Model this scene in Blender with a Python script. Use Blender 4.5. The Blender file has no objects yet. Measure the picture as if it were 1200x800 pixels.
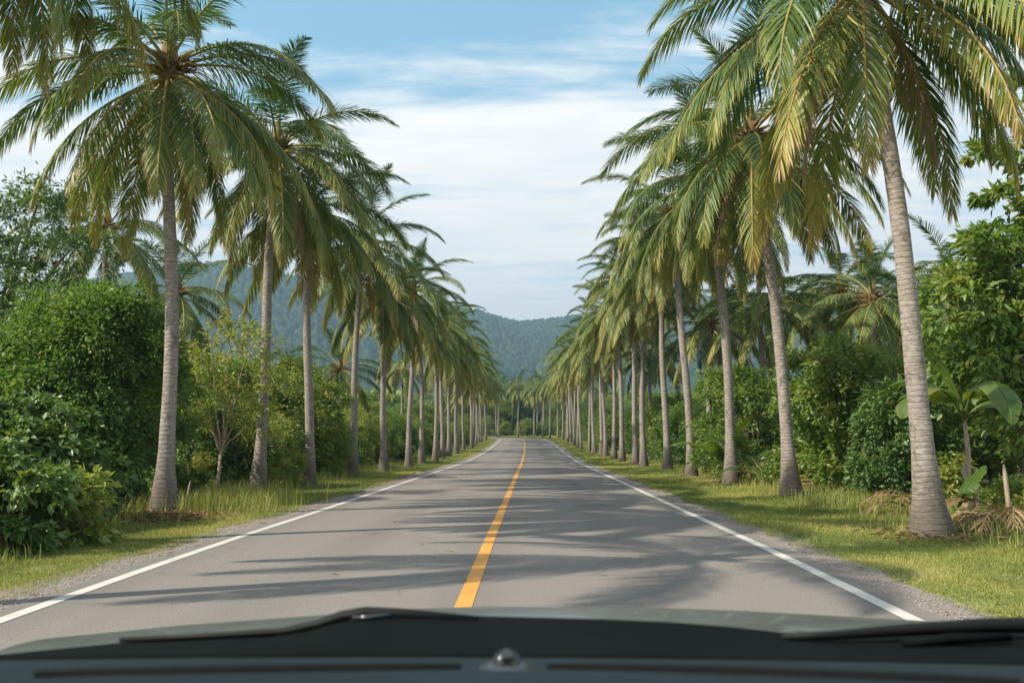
import bpy, math, random
import numpy as np
from math import radians as R, sin, cos, pi

S = bpy.context.scene
COL = S.collection

# ------------------------------------------------------------------ camera
cam_d = bpy.data.cameras.new('camera')
cam = bpy.data.objects.new('camera', cam_d)
COL.objects.link(cam)
cam.location = (0, 0, 1.35)
cam.rotation_euler = (R(90 + 5.99), 0, R(1.26))
cam_d.sensor_width = 36
cam_d.lens = 30
cam_d.clip_start = 0.05
cam_d.clip_end = 9000
cam_d.dof.use_dof = True
cam_d.dof.focus_distance = 24
cam_d.dof.aperture_fstop = 6.5
S.camera = cam

# ------------------------------------------------------------------ sky and sun
SUN_EL, SUN_AZ = 41.0, 113.0          # azimuth the light comes from, degrees counter-clockwise from +Y
CLOUD = 5.7                           # cloud radiance before the background strength
w = bpy.data.worlds.new('World')
S.world = w
w.use_nodes = True
nt = w.node_tree
nt.nodes.clear()
def N(tree, kind, **kw):
    n = tree.nodes.new(kind)
    for k, v in kw.items():
        if k.startswith('i_'):
            n.inputs[k[2:].replace('_', ' ')].default_value = v
        else:
            setattr(n, k, v)
    return n
def mathn(tree, op, a, b=None, c=None, clamp=False):
    n = tree.nodes.new('ShaderNodeMath'); n.operation = op; n.use_clamp = clamp
    for i, v in enumerate((a, b, c)):
        if v is None: continue
        if isinstance(v, (int, float)): n.inputs[i].default_value = v
        else: tree.links.new(v, n.inputs[i])
    return n.outputs[0]
def maprange(tree, v, a, b, c=0.0, d=1.0, smooth=True):
    n = tree.nodes.new('ShaderNodeMapRange')
    n.interpolation_type = 'SMOOTHSTEP' if smooth else 'LINEAR'
    tree.links.new(v, n.inputs[0])
    for i, x in enumerate((a, b, c, d)): n.inputs[1 + i].default_value = x
    return n.outputs[0]
def mixc(tree, f, a, b, mode='MIX'):
    n = tree.nodes.new('ShaderNodeMix'); n.data_type = 'RGBA'; n.blend_type = mode
    for i, v in ((0, f), (6, a), (7, b)):
        if hasattr(v, 'is_linked'): tree.links.new(v, n.inputs[i])
        elif i == 0: n.inputs[0].default_value = v
        else: n.inputs[i].default_value = (*v, 1) if len(v) == 3 else v
    return n.outputs[2]
sky = N(nt, 'ShaderNodeTexSky', sky_type='NISHITA', sun_disc=False, sun_elevation=R(SUN_EL),
        sun_rotation=R(-SUN_AZ), air_density=1.0, dust_density=0.6, ozone_density=1.6)
tc = N(nt, 'ShaderNodeTexCoord')
sep = N(nt, 'ShaderNodeSeparateXYZ'); nt.links.new(tc.outputs['Generated'], sep.inputs[0])
zc = mathn(nt, 'MAXIMUM', sep.outputs[2], 0.0)
den = mathn(nt, 'ADD', zc, 0.12)
u = mathn(nt, 'DIVIDE', sep.outputs[0], den)
v = mathn(nt, 'DIVIDE', sep.outputs[1], den)
def cloud_noise(su, sv, off, detail, rough, dist):
    c = N(nt, 'ShaderNodeCombineXYZ')
    nt.links.new(mathn(nt, 'MULTIPLY', u, su), c.inputs[0])
    nt.links.new(mathn(nt, 'MULTIPLY_ADD', v, sv, off), c.inputs[1])
    n = N(nt, 'ShaderNodeTexNoise', i_Scale=1.0, i_Detail=detail, i_Roughness=rough, i_Distortion=dist)
    nt.links.new(c.outputs[0], n.inputs['Vector'])
    return n.outputs['Fac']
n1 = cloud_noise(0.55, 1.9, 5.3, 9, 0.60, 0.5)
n2 = cloud_noise(1.3, 4.6, 11.0, 8, 0.62, 0.5)
n3 = cloud_noise(3.2, 9.0, 7.0, 8, 0.65, 0.3)
cov = maprange(nt, sep.outputs[2], 0.30, 0.62, 0.22, -0.30)
cov = mathn(nt, 'ADD', cov, maprange(nt, sep.outputs[2], 0.60, 0.82, 0.0, 0.55))  # extra cloud overhead, out of view, added to strengthen the fill light
m = mathn(nt, 'ADD', mathn(nt, 'ADD', mathn(nt, 'MULTIPLY', n1, 0.62), mathn(nt, 'MULTIPLY', n2, 0.38)), cov)
m = mathn(nt, 'ADD', m, mathn(nt, 'MULTIPLY', mathn(nt, 'SUBTRACT', n3, .5), .25))
mask = maprange(nt, m, 0.50, 0.74, 0.0, 0.97)
shade = maprange(nt, mathn(nt, 'ADD', mathn(nt, 'MULTIPLY', n2, 0.6), mathn(nt, 'MULTIPLY', n3, 0.4)), 0.32, 0.68, 0.0, 1.0)
ccol = mixc(nt, shade, (CLOUD * .90, CLOUD * .92, CLOUD * .91), (CLOUD * 1.10, CLOUD * 1.06, CLOUD * .99))
tint = mixc(nt, 1.0, sky.outputs[0], (.80, 1.10, .98), 'MULTIPLY')
blue = mixc(nt, 0.35, tint, (CLOUD * .36, CLOUD * .68, CLOUD * .84))
skyc = mixc(nt, mask, blue, ccol)
bg = N(nt, 'ShaderNodeBackground', i_Strength=0.125)
nt.links.new(skyc, bg.inputs[0])
wo = N(nt, 'ShaderNodeOutputWorld'); nt.links.new(bg.outputs[0], wo.inputs[0])

sun_d = bpy.data.lights.new('sun', 'SUN')
sun_d.energy = 4.6
sun_d.angle = R(0.6)
sun_d.color = (1.0, 0.90, 0.74)
sun = bpy.data.objects.new('sun', sun_d); COL.objects.link(sun)
sun.rotation_euler = (R(90 - SUN_EL), 0, R(SUN_AZ + 180))
S.view_settings.view_transform = 'Standard'
S.view_settings.look = 'None'
S.view_settings.exposure = 0.78
S.view_settings.gamma = 1.0
S.view_settings.use_curve_mapping = False
S.cycles.max_bounces = 7
S.cycles.diffuse_bounces = 3
S.cycles.transmission_bounces = 4
S.cycles.volume_bounces = 0
S.cycles.use_denoising = True

# ------------------------------------------------------------------ mesh helpers
def mesh(name, V, faces, mat=None, attrs=None, smooth=False, mats=None, midx=None):
    """V (n,3); faces: list of int arrays (k,3) or (k,4); attrs: {name: per-vertex float array}"""
    V = np.asarray(V, dtype=np.float32)
    faces = [np.asarray(f, dtype=np.int32) for f in faces if len(f)]
    me = bpy.data.meshes.new(name)
    me.vertices.add(len(V)); me.vertices.foreach_set('co', V.ravel())
    loops = np.concatenate([f.ravel() for f in faces])
    tot = np.concatenate([np.full(len(f), f.shape[1], np.int32) for f in faces])
    me.loops.add(len(loops)); me.loops.foreach_set('vertex_index', loops)
    me.polygons.add(len(tot))
    start = np.zeros(len(tot), np.int32); start[1:] = np.cumsum(tot)[:-1]
    me.polygons.foreach_set('loop_start', start)
    try: me.polygons.foreach_set('loop_total', tot)
    except Exception: pass
    if smooth: me.polygons.foreach_set('use_smooth', np.ones(len(tot), bool))
    for k, a in (attrs or {}).items():
        at = me.attributes.new(k, 'FLOAT', 'POINT')
        at.data.foreach_set('value', np.asarray(a, np.float32))
    if mats:
        for mm in mats: me.materials.append(mm)
        me.polygons.foreach_set('material_index', np.asarray(midx, np.int32))
    elif mat: me.materials.append(mat)
    me.update(); me.validate()
    return me
def obj(name, me, parent=None):
    o = bpy.data.objects.new(name, me); COL.objects.link(o)
    if parent is not None: o.parent = parent
    return o
def tag(o, label=None, cat=None, group=None, kind=None):
    if label: o['label'] = label
    if cat: o['category'] = cat
    if group: o['group'] = group
    if kind: o['kind'] = kind
    return o
def empty(name, loc=(0, 0, 0), rz=0.0, sc=1.0):
    o = bpy.data.objects.new(name, None); COL.objects.link(o)
    o.empty_display_size = 0.2
    o.location = loc; o.rotation_euler = (0, 0, rz)
    o.scale = (sc, sc, sc) if not hasattr(sc, '__len__') else sc
    return o
def copy_tree(o, kids, parent=None):
    c = o.copy(); COL.objects.link(c)
    if parent is not None: c.parent = parent
    for ch in kids.get(o.name, ()):
        copy_tree(ch, kids, c)
    return c
class Acc:
    """collects vertices, triangles, quads and a tint per vertex"""
    def __init__(s): s.V = []; s.T = []; s.Q = []; s.A = []; s.n = 0
    def add(s, V, T=None, Q=None, A=0.5):
        V = np.asarray(V, float).reshape(-1, 3)
        if T is not None and len(T): s.T.append(np.asarray(T) + s.n)
        if Q is not None and len(Q): s.Q.append(np.asarray(Q) + s.n)
        s.A.append(np.broadcast_to(np.asarray(A, float), (len(V),)))
        s.V.append(V); s.n += len(V)
    def mesh(s, name, mat, smooth=False):
        fs = []
        if s.T: fs.append(np.concatenate(s.T))
        if s.Q: fs.append(np.concatenate(s.Q))
        return mesh(name, np.concatenate(s.V), fs, mat, {'tint': np.concatenate(s.A)}, smooth)
def nrm(a):
    return a / np.maximum(np.linalg.norm(a, axis=-1, keepdims=True), 1e-9)
def tube(P, rad, sides=8, cap=True):
    """swept tube along polyline P with radii rad -> V, Q, T"""
    P = np.asarray(P, float); n = len(P); rad = np.broadcast_to(np.asarray(rad, float), (n,))
    T = nrm(np.gradient(P, axis=0))
    ref = np.array([1, 0, 0.]) if abs(T[0][0]) < .8 else np.array([0, 1., 0])
    A = nrm(np.cross(T, ref)); B = np.cross(T, A)
    a = np.linspace(0, 2 * pi, sides, endpoint=False)
    V = P[:, None] + rad[:, None, None] * (np.cos(a)[None, :, None] * A[:, None] + np.sin(a)[None, :, None] * B[:, None])
    i = np.arange(n - 1)[:, None] * sides; j = np.arange(sides)[None]; k = (j + 1) % sides
    Q = np.stack([i + j, i + k, i + sides + k, i + sides + j], -1).reshape(-1, 4)
    V = V.reshape(-1, 3); Tn = []
    if cap:
        V = np.concatenate([V, P[:1], P[-1:]]); c0 = n * sides
        for q in range(sides):
            Tn.append((c0, (q + 1) % sides, q)); Tn.append((c0 + 1, (n - 1) * sides + q, (n - 1) * sides + (q + 1) % sides))
    return V, Q, np.array(Tn, int).reshape(-1, 3)
def grid_faces(nu, nv):
    i = np.arange(nu - 1)[:, None] * nv; j = np.arange(nv - 1)[None]
    return np.stack([i + j, i + nv + j, i + nv + j + 1, i + j + 1], -1).reshape(-1, 4)
def vnoise(x, y, seed=0):
    """smooth value noise 0..1"""
    xi = np.floor(x).astype(np.int64); yi = np.floor(y).astype(np.int64); fx = x - xi; fy = y - yi
    fx = fx * fx * (3 - 2 * fx); fy = fy * fy * (3 - 2 * fy)
    def h(a, b):
        q = (a * 374761393 + b * 668265263 + seed * 974711) & 0x7fffffff
        q = ((q ^ (q >> 13)) * 1274126177) & 0x7fffffff
        return ((q ^ (q >> 16)) & 0xffff) / 65535.0
    return (h(xi, yi) * (1 - fx) + h(xi + 1, yi) * fx) * (1 - fy) + (h(xi, yi + 1) * (1 - fx) + h(xi + 1, yi + 1) * fx) * fy
def fbm(x, y, oct=4, seed=0):
    s = 0; a = .5; t = 0
    for o in range(oct):
        s = s + a * vnoise(x * 2 ** o + 17 * o, y * 2 ** o, seed + o); t += a; a *= .5
    return s / t

# ------------------------------------------------------------------ materials
def new_mat(name):
    m = bpy.data.materials.new(name); m.use_nodes = True
    t = m.node_tree; t.nodes.clear()
    out = t.nodes.new('ShaderNodeOutputMaterial')
    p = t.nodes.new('ShaderNodeBsdfPrincipled'); t.links.new(p.outputs[0], out.inputs[0])
    return m, t, p, out
def ramp(t, fac, stops):
    r = t.nodes.new('ShaderNodeValToRGB')
    e = r.color_ramp.elements
    while len(e) < len(stops): e.new(0.5)
    for el, (pos, c) in zip(e, stops): el.position = pos; el.color = (*c, 1)
    t.links.new(fac, r.inputs[0])
    return r.outputs[0]
def attr(t, name):
    a = t.nodes.new('ShaderNodeAttribute'); a.attribute_name = name
    return a.outputs['Fac']
def noise(t, scale, detail=4, rough=.55, vec=None, dist=0):
    n = N(t, 'ShaderNodeTexNoise', i_Scale=scale, i_Detail=detail, i_Roughness=rough, i_Distortion=dist)
    if vec is not None: t.links.new(vec, n.inputs['Vector'])
    return n.outputs['Fac']
def objco(t): return t.nodes.new('ShaderNodeTexCoord').outputs['Object']
def worldco(t): return t.nodes.new('ShaderNodeNewGeometry').outputs['Position']
def bump(t, p, h, strength, dist=.01):
    b = t.nodes.new('ShaderNodeBump'); b.inputs['Strength'].default_value = strength; b.inputs['Distance'].default_value = dist
    t.links.new(h, b.inputs['Height']); t.links.new(b.outputs[0], p.inputs['Normal'])
def leaf_mat(name, stops, transl=.35, rough=.42, spec=.45, objvar=.25, tmul=(1.5, 1.35, .55)):
    m, t, p, out = new_mat(name)
    oi = t.nodes.new('ShaderNodeObjectInfo')
    f = mathn(t, 'ADD', attr(t, 'tint'), mathn(t, 'MULTIPLY_ADD', oi.outputs['Random'], objvar, -objvar / 2), clamp=True)
    c = ramp(t, f, stops)
    t.links.new(c, p.inputs['Base Color'])
    p.inputs['Roughness'].default_value = rough
    p.inputs['Specular IOR Level'].default_value = spec
    tr = t.nodes.new('ShaderNodeBsdfTranslucent')
    t.links.new(mixc(t, 1.0, c, tmul, 'MULTIPLY'), tr.inputs[0])
    mx = t.nodes.new('ShaderNodeMixShader'); mx.inputs[0].default_value = transl
    t.links.new(p.outputs[0], mx.inputs[1]); t.links.new(tr.outputs[0], mx.inputs[2])
    t.links.new(mx.outputs[0], out.inputs[0])
    return m
M = {}
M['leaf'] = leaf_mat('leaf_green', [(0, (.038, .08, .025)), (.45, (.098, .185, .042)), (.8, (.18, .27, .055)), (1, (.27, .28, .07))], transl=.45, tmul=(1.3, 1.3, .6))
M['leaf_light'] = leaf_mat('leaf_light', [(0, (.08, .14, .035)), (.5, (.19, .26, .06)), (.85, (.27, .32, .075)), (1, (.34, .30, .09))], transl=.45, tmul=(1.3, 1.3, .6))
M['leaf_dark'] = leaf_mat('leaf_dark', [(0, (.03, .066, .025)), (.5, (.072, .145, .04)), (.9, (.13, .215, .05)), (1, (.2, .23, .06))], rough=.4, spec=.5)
M['frond'] = leaf_mat('frond_green', [(0, (.042, .088, .03)), (.28, (.095, .16, .044)), (.52, (.235, .26, .058)), (.76, (.42, .31, .075)), (1, (.29, .18, .095))], transl=.26, tmul=(1.2, 1.35, .7), rough=.46, spec=.4, objvar=.22)
M['dry'] = leaf_mat('dry_frond', [(0, (.16, .10, .05)), (.5, (.30, .20, .11)), (1, (.42, .31, .19))], transl=.15, rough=.8, spec=.2)
M['banana'] = leaf_mat('banana_leaf', [(0, (.04, .09, .016)), (.5, (.075, .14, .022)), (.85, (.14, .19, .035)), (1, (.24, .18, .06))], transl=.38, rough=.35, spec=.5)
M['grass'] = leaf_mat('grass_blades', [(0, (.12, .17, .045)), (.4, (.25, .28, .075)), (.75, (.38, .36, .12)), (1, (.48, .41, .21))], transl=.3, rough=.55, spec=.3, objvar=0)

def bark_palm():
    m, t, p, _ = new_mat('palm_bark')
    co = objco(t)
    h = attr(t, 'vh')
    wob = noise(t, 2.2, 3, .6, co)
    band = mathn(t, 'SINE', mathn(t, 'MULTIPLY_ADD', wob, 7.0, mathn(t, 'MULTIPLY', h, 84.0)))
    ring = maprange(t, band, .35, 1.0)
    mp = t.nodes.new('ShaderNodeMapping'); mp.inputs['Scale'].default_value = (10, 10, 26); t.links.new(co, mp.inputs[0])
    fine = noise(t, 1.0, 6, .7, mp.outputs[0])
    big = noise(t, 1.6, 5, .65, co)
    c = ramp(t, fine, [(.3, (.14, .115, .10)), (.5, (.285, .245, .218)), (.7, (.44, .395, .36))])
    c = mixc(t, mathn(t, 'MULTIPLY', ring, mathn(t, 'MULTIPLY', big, .5)), c, (.13, .10, .08))
    pat = maprange(t, big, .56, .68)
    c = mixc(t, mathn(t, 'MULTIPLY', pat, .55), c, (.40, .375, .34))
    ms = t.nodes.new('ShaderNodeMapping'); ms.inputs['Scale'].default_value = (1, 1, .45); t.links.new(co, ms.inputs[0])
    st = noise(t, 6.5, 7, .75, ms.outputs[0])
    c = mixc(t, mathn(t, 'MULTIPLY', maprange(t, st, .53, .64), .6), c, (.10, .082, .066))
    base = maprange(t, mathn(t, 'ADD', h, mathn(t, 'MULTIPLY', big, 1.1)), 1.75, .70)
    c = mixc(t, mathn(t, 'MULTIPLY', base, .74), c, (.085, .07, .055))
    t.links.new(c, p.inputs['Base Color']); p.inputs['Roughness'].default_value = .9
    p.inputs['Specular IOR Level'].default_value = .2
    hh = mathn(t, 'SUBTRACT', mathn(t, 'MULTIPLY', fine, .8), mathn(t, 'MULTIPLY', ring, .28))
    bump(t, p, hh, .9, .018)
    return m
M['palm_bark'] = bark_palm()
def simple(name, c1, c2, scale, rough=.85, b=.4, bd=.01, spec=.3, stretch=(1, 1, 1), metallic=0):
    m, t, p, _ = new_mat(name)
    mp = t.nodes.new('ShaderNodeMapping'); mp.inputs['Scale'].default_value = stretch; t.links.new(objco(t), mp.inputs[0])
    f = noise(t, scale, 6, .65, mp.outputs[0])
    t.links.new(ramp(t, f, [(.3, c1), (.7, c2)]), p.inputs['Base Color'])
    p.inputs['Roughness'].default_value = rough; p.inputs['Specular IOR Level'].default_value = spec; p.inputs['Metallic'].default_value = metallic
    if b: bump(t, p, f, b, bd)
    return m
M['bark'] = simple('tree_bark', (.10, .075, .055), (.24, .19, .15), 9, b=.6, stretch=(3, 3, .6))
M['pale_bark'] = simple('pale_bark', (.30, .22, .15), (.48, .38, .29), 12, stretch=(2, 2, .6))
M['fibre'] = simple('crown_fibre', (.09, .055, .025), (.26, .17, .075), 20, b=.8, stretch=(3, 3, .5))
M['rachis'] = simple('rachis', (.17, .17, .035), (.34, .26, .08), 3, rough=.5, b=0)
M['dead_wood'] = simple('dead_stem', (.20, .14, .10), (.46, .36, .27), 10, b=.6, stretch=(3, 3, .4))

def asphalt():
    m, t, p, _ = new_mat('asphalt')
    co = worldco(t)
    a = noise(t, 70, 8, .85, co); b_ = noise(t, 60, 4, .6, co)
    mp = t.nodes.new('ShaderNodeMapping'); mp.inputs['Scale'].default_value = (1.0, .12, 1); t.links.new(co, mp.inputs[0])
    wear = noise(t, 1.1, 4, .6, mp.outputs[0]); big = noise(t, .35, 5, .6, co)
    c = ramp(t, a, [(.34, (.075, .068, .064)), (.5, (.19, .172, .16)), (.66, (.36, .325, .30))])
    c = mixc(t, mathn(t, 'MULTIPLY', maprange(t, wear, .35, .7), .35), c, (.20, .175, .16))
    c = mixc(t, mathn(t, 'MULTIPLY', maprange(t, big, .52, .7), .3), c, (.105, .094, .087))
    sx_ = t.nodes.new('ShaderNodeSeparateXYZ'); t.links.new(co, sx_.inputs[0])
    trk = mathn(t, 'COSINE', mathn(t, 'MULTIPLY', mathn(t, 'ADD', sx_.outputs[0], .52), 3.93))
    trk = mathn(t, 'MULTIPLY', maprange(t, trk, -.2, 1.0), mathn(t, 'MULTIPLY', wear, .5))
    c = mixc(t, trk, c, (.115, .105, .098))
    # hairline cracks
    vo = N(t, 'ShaderNodeTexVoronoi', feature='DISTANCE_TO_EDGE', i_Scale=.42)
    wv = t.nodes.new('ShaderNodeVectorMath'); wv.operation = 'MULTIPLY_ADD'
    nn = N(t, 'ShaderNodeTexNoise', i_Scale=1.7, i_Detail=5.0); t.links.new(co, nn.inputs['Vector'])
    t.links.new(nn.outputs['Color'], wv.inputs[0]); wv.inputs[1].default_value = (1.3, 1.3, 0); t.links.new(co, wv.inputs[2])
    t.links.new(wv.outputs[0], vo.inputs['Vector'])
    ck = mathn(t, 'MULTIPLY', maprange(t, vo.outputs['Distance'], .006, .0015), maprange(t, big, .48, .6))
    c = mixc(t, mathn(t, 'MULTIPLY', ck, .6), c, (.04, .036, .033))
    t.links.new(c, p.inputs['Base Color']); p.inputs['Roughness'].default_value = .88; p.inputs['Specular IOR Level'].default_value = .28
    bump(t, p, mathn(t, 'ADD', a, mathn(t, 'MULTIPLY', b_, .6)), .55, .006)
    return m
M['asphalt'] = asphalt()
def paint(name, col, under=(.16, .14, .128), wear_lo=.66, wear_hi=.80):
    m, t, p, _ = new_mat(name)
    co = worldco(t)
    f1 = noise(t, 70, 5, .75, co); f2 = noise(t, 2.5, 4, .6, co)
    f = mathn(t, 'ADD', mathn(t, 'MULTIPLY', f1, .65), mathn(t, 'MULTIPLY', f2, .35))
    c = mixc(t, maprange(t, f2, .3, .7), col, tuple(x * .84 for x in col))
    c = mixc(t, mathn(t, 'MULTIPLY', maprange(t, f, wear_lo - .08, wear_hi - .06), .85), c, under)
    t.links.new(c, p.inputs['Base Color']); p.inputs['Roughness'].default_value = .7
    bump(t, p, f1, .4, .004)
    return m
M['white'] = paint('white_paint', (.53, .51, .475))
M['yellow'] = paint('yellow_paint', (.60, .285, .05))
M['gravel'] = simple('gravel_shoulder', (.12, .10, .092), (.40, .35, .32), 55, rough=.95, b=1.0, bd=.02)
M['pebble'] = simple('pebbles', (.16, .14, .13), (.45, .40, .37), 7, rough=.9, b=0)
def ground_mat():
    m, t, p, _ = new_mat('ground')
    co = worldco(t)
    a = noise(t, 9, 6, .7, co); b_ = noise(t, .6, 5, .6, co)
    c = ramp(t, a, [(.3, (.11, .13, .045)), (.5, (.21, .22, .075)), (.7, (.30, .27, .12))])
    c = mixc(t, maprange(t, b_, .58, .7), c, (.15, .11, .065))
    t.links.new(c, p.inputs['Base Color']); p.inputs['Roughness'].default_value = .95
    p.inputs['Specular IOR Level'].default_value = .1
    bump(t, p, a, .8, .04)
    return m
M['ground'] = ground_mat()
def hill_mat():
    m, t, p, _ = new_mat('hill_forest')
    co = worldco(t)
    a = noise(t, .45, 6, .8, co); b_ = noise(t, .012, 4, .6, co)
    f = mathn(t, 'ADD', mathn(t, 'MULTIPLY', attr(t, 'tint'), .6), mathn(t, 'MULTIPLY', a, .55))
    c = ramp(t, f, [(.2, (.012, .03, .016)), (.5, (.028, .058, .024)), (.8, (.06, .095, .034))])
    c = mixc(t, mathn(t, 'MULTIPLY', maprange(t, b_, .5, .68), .5), c, (.03, .06, .02))
    t.links.new(c, p.inputs['Base Color']); p.inputs['Roughness'].default_value = .9
    p.inputs['Specular IOR Level'].default_value = .1
    bump(t, p, a, 1.0, 2.0)
    return m
M['hill'] = hill_mat()
def plastic(name, c, rough, spec=.5, grain=900, b=.15, metallic=0, coat=0):
    m, t, p, _ = new_mat(name)
    f = noise(t, grain, 2, .5, objco(t)); g = noise(t, 6, 3, .5, objco(t))
    t.links.new(mixc(t, maprange(t, g, .35, .65), c, tuple(x * .78 for x in c)), p.inputs['Base Color'])
    p.inputs['Roughness'].default_value = rough; p.inputs['Specular IOR Level'].default_value = spec
    p.inputs['Metallic'].default_value = metallic; p.inputs['Coat Weight'].default_value = coat
    if b: bump(t, p, f, b, .002)
    return m
M['dash'] = plastic('dashboard_plastic', (.007, .017, .024), .65, spec=.2)
M['black'] = plastic('black_plastic', (.005, .006, .006), .8, spec=.1)
M['rubber'] = plastic('black_rubber', (.006, .008, .008), .6, spec=.2)
M['cowl'] = plastic('cowl_plastic', (.006, .009, .009), .9, spec=.04)
M['car_paint'] = plastic('car_paint', (.125, .137, .13), .42, grain=400, b=.02, metallic=.4, coat=.3)
M['sensor'] = plastic('sensor_plastic', (.035, .042, .05), .2, spec=.6, b=0)
M['lens'] = plastic('sensor_lens', (.012, .013, .014), .06, spec=.9, b=0)

# ------------------------------------------------------------------ ground shape and road line
KY = np.array([-60, -20, 0, 10, 15, 27, 50, 70, 100, 141, 165, 220, 320, 500, 700, 900, 3000.])
KZ = np.array([0, 0, 0, -.01, -.08, -.20, -.46, -.42, -.10, .22, .30, .35, 1.0, 5.0, 9.0, 10, 10])
_t = np.linspace(-60, 1000, 2121)
_p = np.interp(_t, KY, KZ)
_k = np.exp(-np.linspace(-2.2, 2.2, 25) ** 2); _k /= _k.sum()
_p = np.convolve(np.pad(_p, 12, mode='edge'), _k, 'valid')
def prof(y): return np.interp(y, _t, _p)
def lump(x, y):
    """small undulation that starts beyond the shoulder"""
    k = np.clip((np.abs(x + .55) - 4.3) / 2.5, 0, 1)
    side = np.clip((np.abs(x) - 9) / 20, 0, 1)
    near = np.clip((260 - y) / 60, 0, 1)
    return near * k * (.10 * (fbm(x * .35, y * .35, 3, 5) - .35) + .5 * side * (fbm(x * .08, y * .08, 2, 9) - .5))
def gz(x, y): return prof(y) + lump(np.asarray(x, float), np.asarray(y, float))
def gz1(x, y): return float(gz(np.array([x]), np.array([y]))[0])
# centre line of the road: straight, easing left, then a left-hand bend
_cl = []
y_ = -40.0; x_ = -.52; hd = 0.0
while len(_cl) < 460:
    _cl.append((x_, y_, hd))
    if y_ < 60: k_ = 0
    elif y_ < 122: k_ = .00028
    else: k_ = .020 if hd < 1.45 else 0
    hd += k_ * .6
    x_ -= sin(hd) * .6; y_ += cos(hd) * .6
CL = np.array(_cl)
def ribbon(name, o0, o1, lift, mat, y0=-40, jit0=0, jit1=0, nv=2, s0=0, s1=None, seed=1):
    C = CL[s0:s1]
    C = C[C[:, 1] >= y0] if y0 > -40 else C
    rg = np.random.default_rng(seed)
    side = np.stack([np.cos(C[:, 2]), np.sin(C[:, 2])], -1)      # to the right of travel
    s = np.arange(len(C)) * .6
    a = o0 + jit0 * (fbm(s * .9, s * 0, 4, seed) - .5) * 2; b = o1 + jit1 * (fbm(s * .9, s * 0 + 9, 4, seed) - .5) * 2
    t = np.linspace(0, 1, nv)
    off = a[:, None] * (1 - t) + b[:, None] * t
    X = C[:, 0][:, None] + side[:, 0][:, None] * off; Y = C[:, 1][:, None] + side[:, 1][:, None] * off
    Z = prof(Y) + lift
    return mesh(name, np.stack([X, Y, Z], -1).reshape(-1, 3), [grid_faces(len(C), nv)[:, ::-1]], mat, smooth=True)
HALF = 3.24
def struct(name, me): return tag(obj(name, me), kind='structure')
# terrain: one sheet, fine near the road
xs = np.unique(np.concatenate([np.linspace(-1500, -120, 24), np.linspace(-120, -24, 25), np.linspace(-24, 24, 65), np.linspace(24, 120, 25), np.linspace(120, 1500, 24)]))
ys = np.unique(np.concatenate([np.linspace(-60, 5, 14), np.linspace(5, 200, 261), np.linspace(200, 420, 56), np.linspace(420, 1000, 30), np.linspace(1000, 3000, 12)]))
X, Y = np.meshgrid(xs, ys, indexing='ij')
struct('ground', mesh('ground', np.stack([X, Y, gz(X, Y)], -1).reshape(-1, 3), [grid_faces(len(xs), len(ys))], M['ground'], smooth=True))
struct('road', ribbon('road', -HALF - .24, HALF + .24, .022, M['asphalt'], jit0=.035, jit1=.035, nv=3, seed=3))
struct('gravel_shoulder', ribbon('gravel_shoulder', -HALF - .68, -HALF - .15, .012, M['gravel'], jit0=.16, seed=11))
struct('gravel_shoulder', ribbon('gravel_shoulder', HALF + .15, HALF + .66, .012, M['gravel'], jit1=.16, seed=12))
struct('road_marking_edge', ribbon('road_marking_edge', -HALF - .06, -HALF + .06, .026, M['white'], jit0=.004, jit1=.004))
struct('road_marking_edge', ribbon('road_marking_edge', HALF - .06, HALF + .06, .026, M['white'], jit0=.004, jit1=.004))
struct('road_marking_centre', ribbon('road_marking_centre', -.066, .066, .026, M['yellow'], jit0=.004, jit1=.004))

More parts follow.
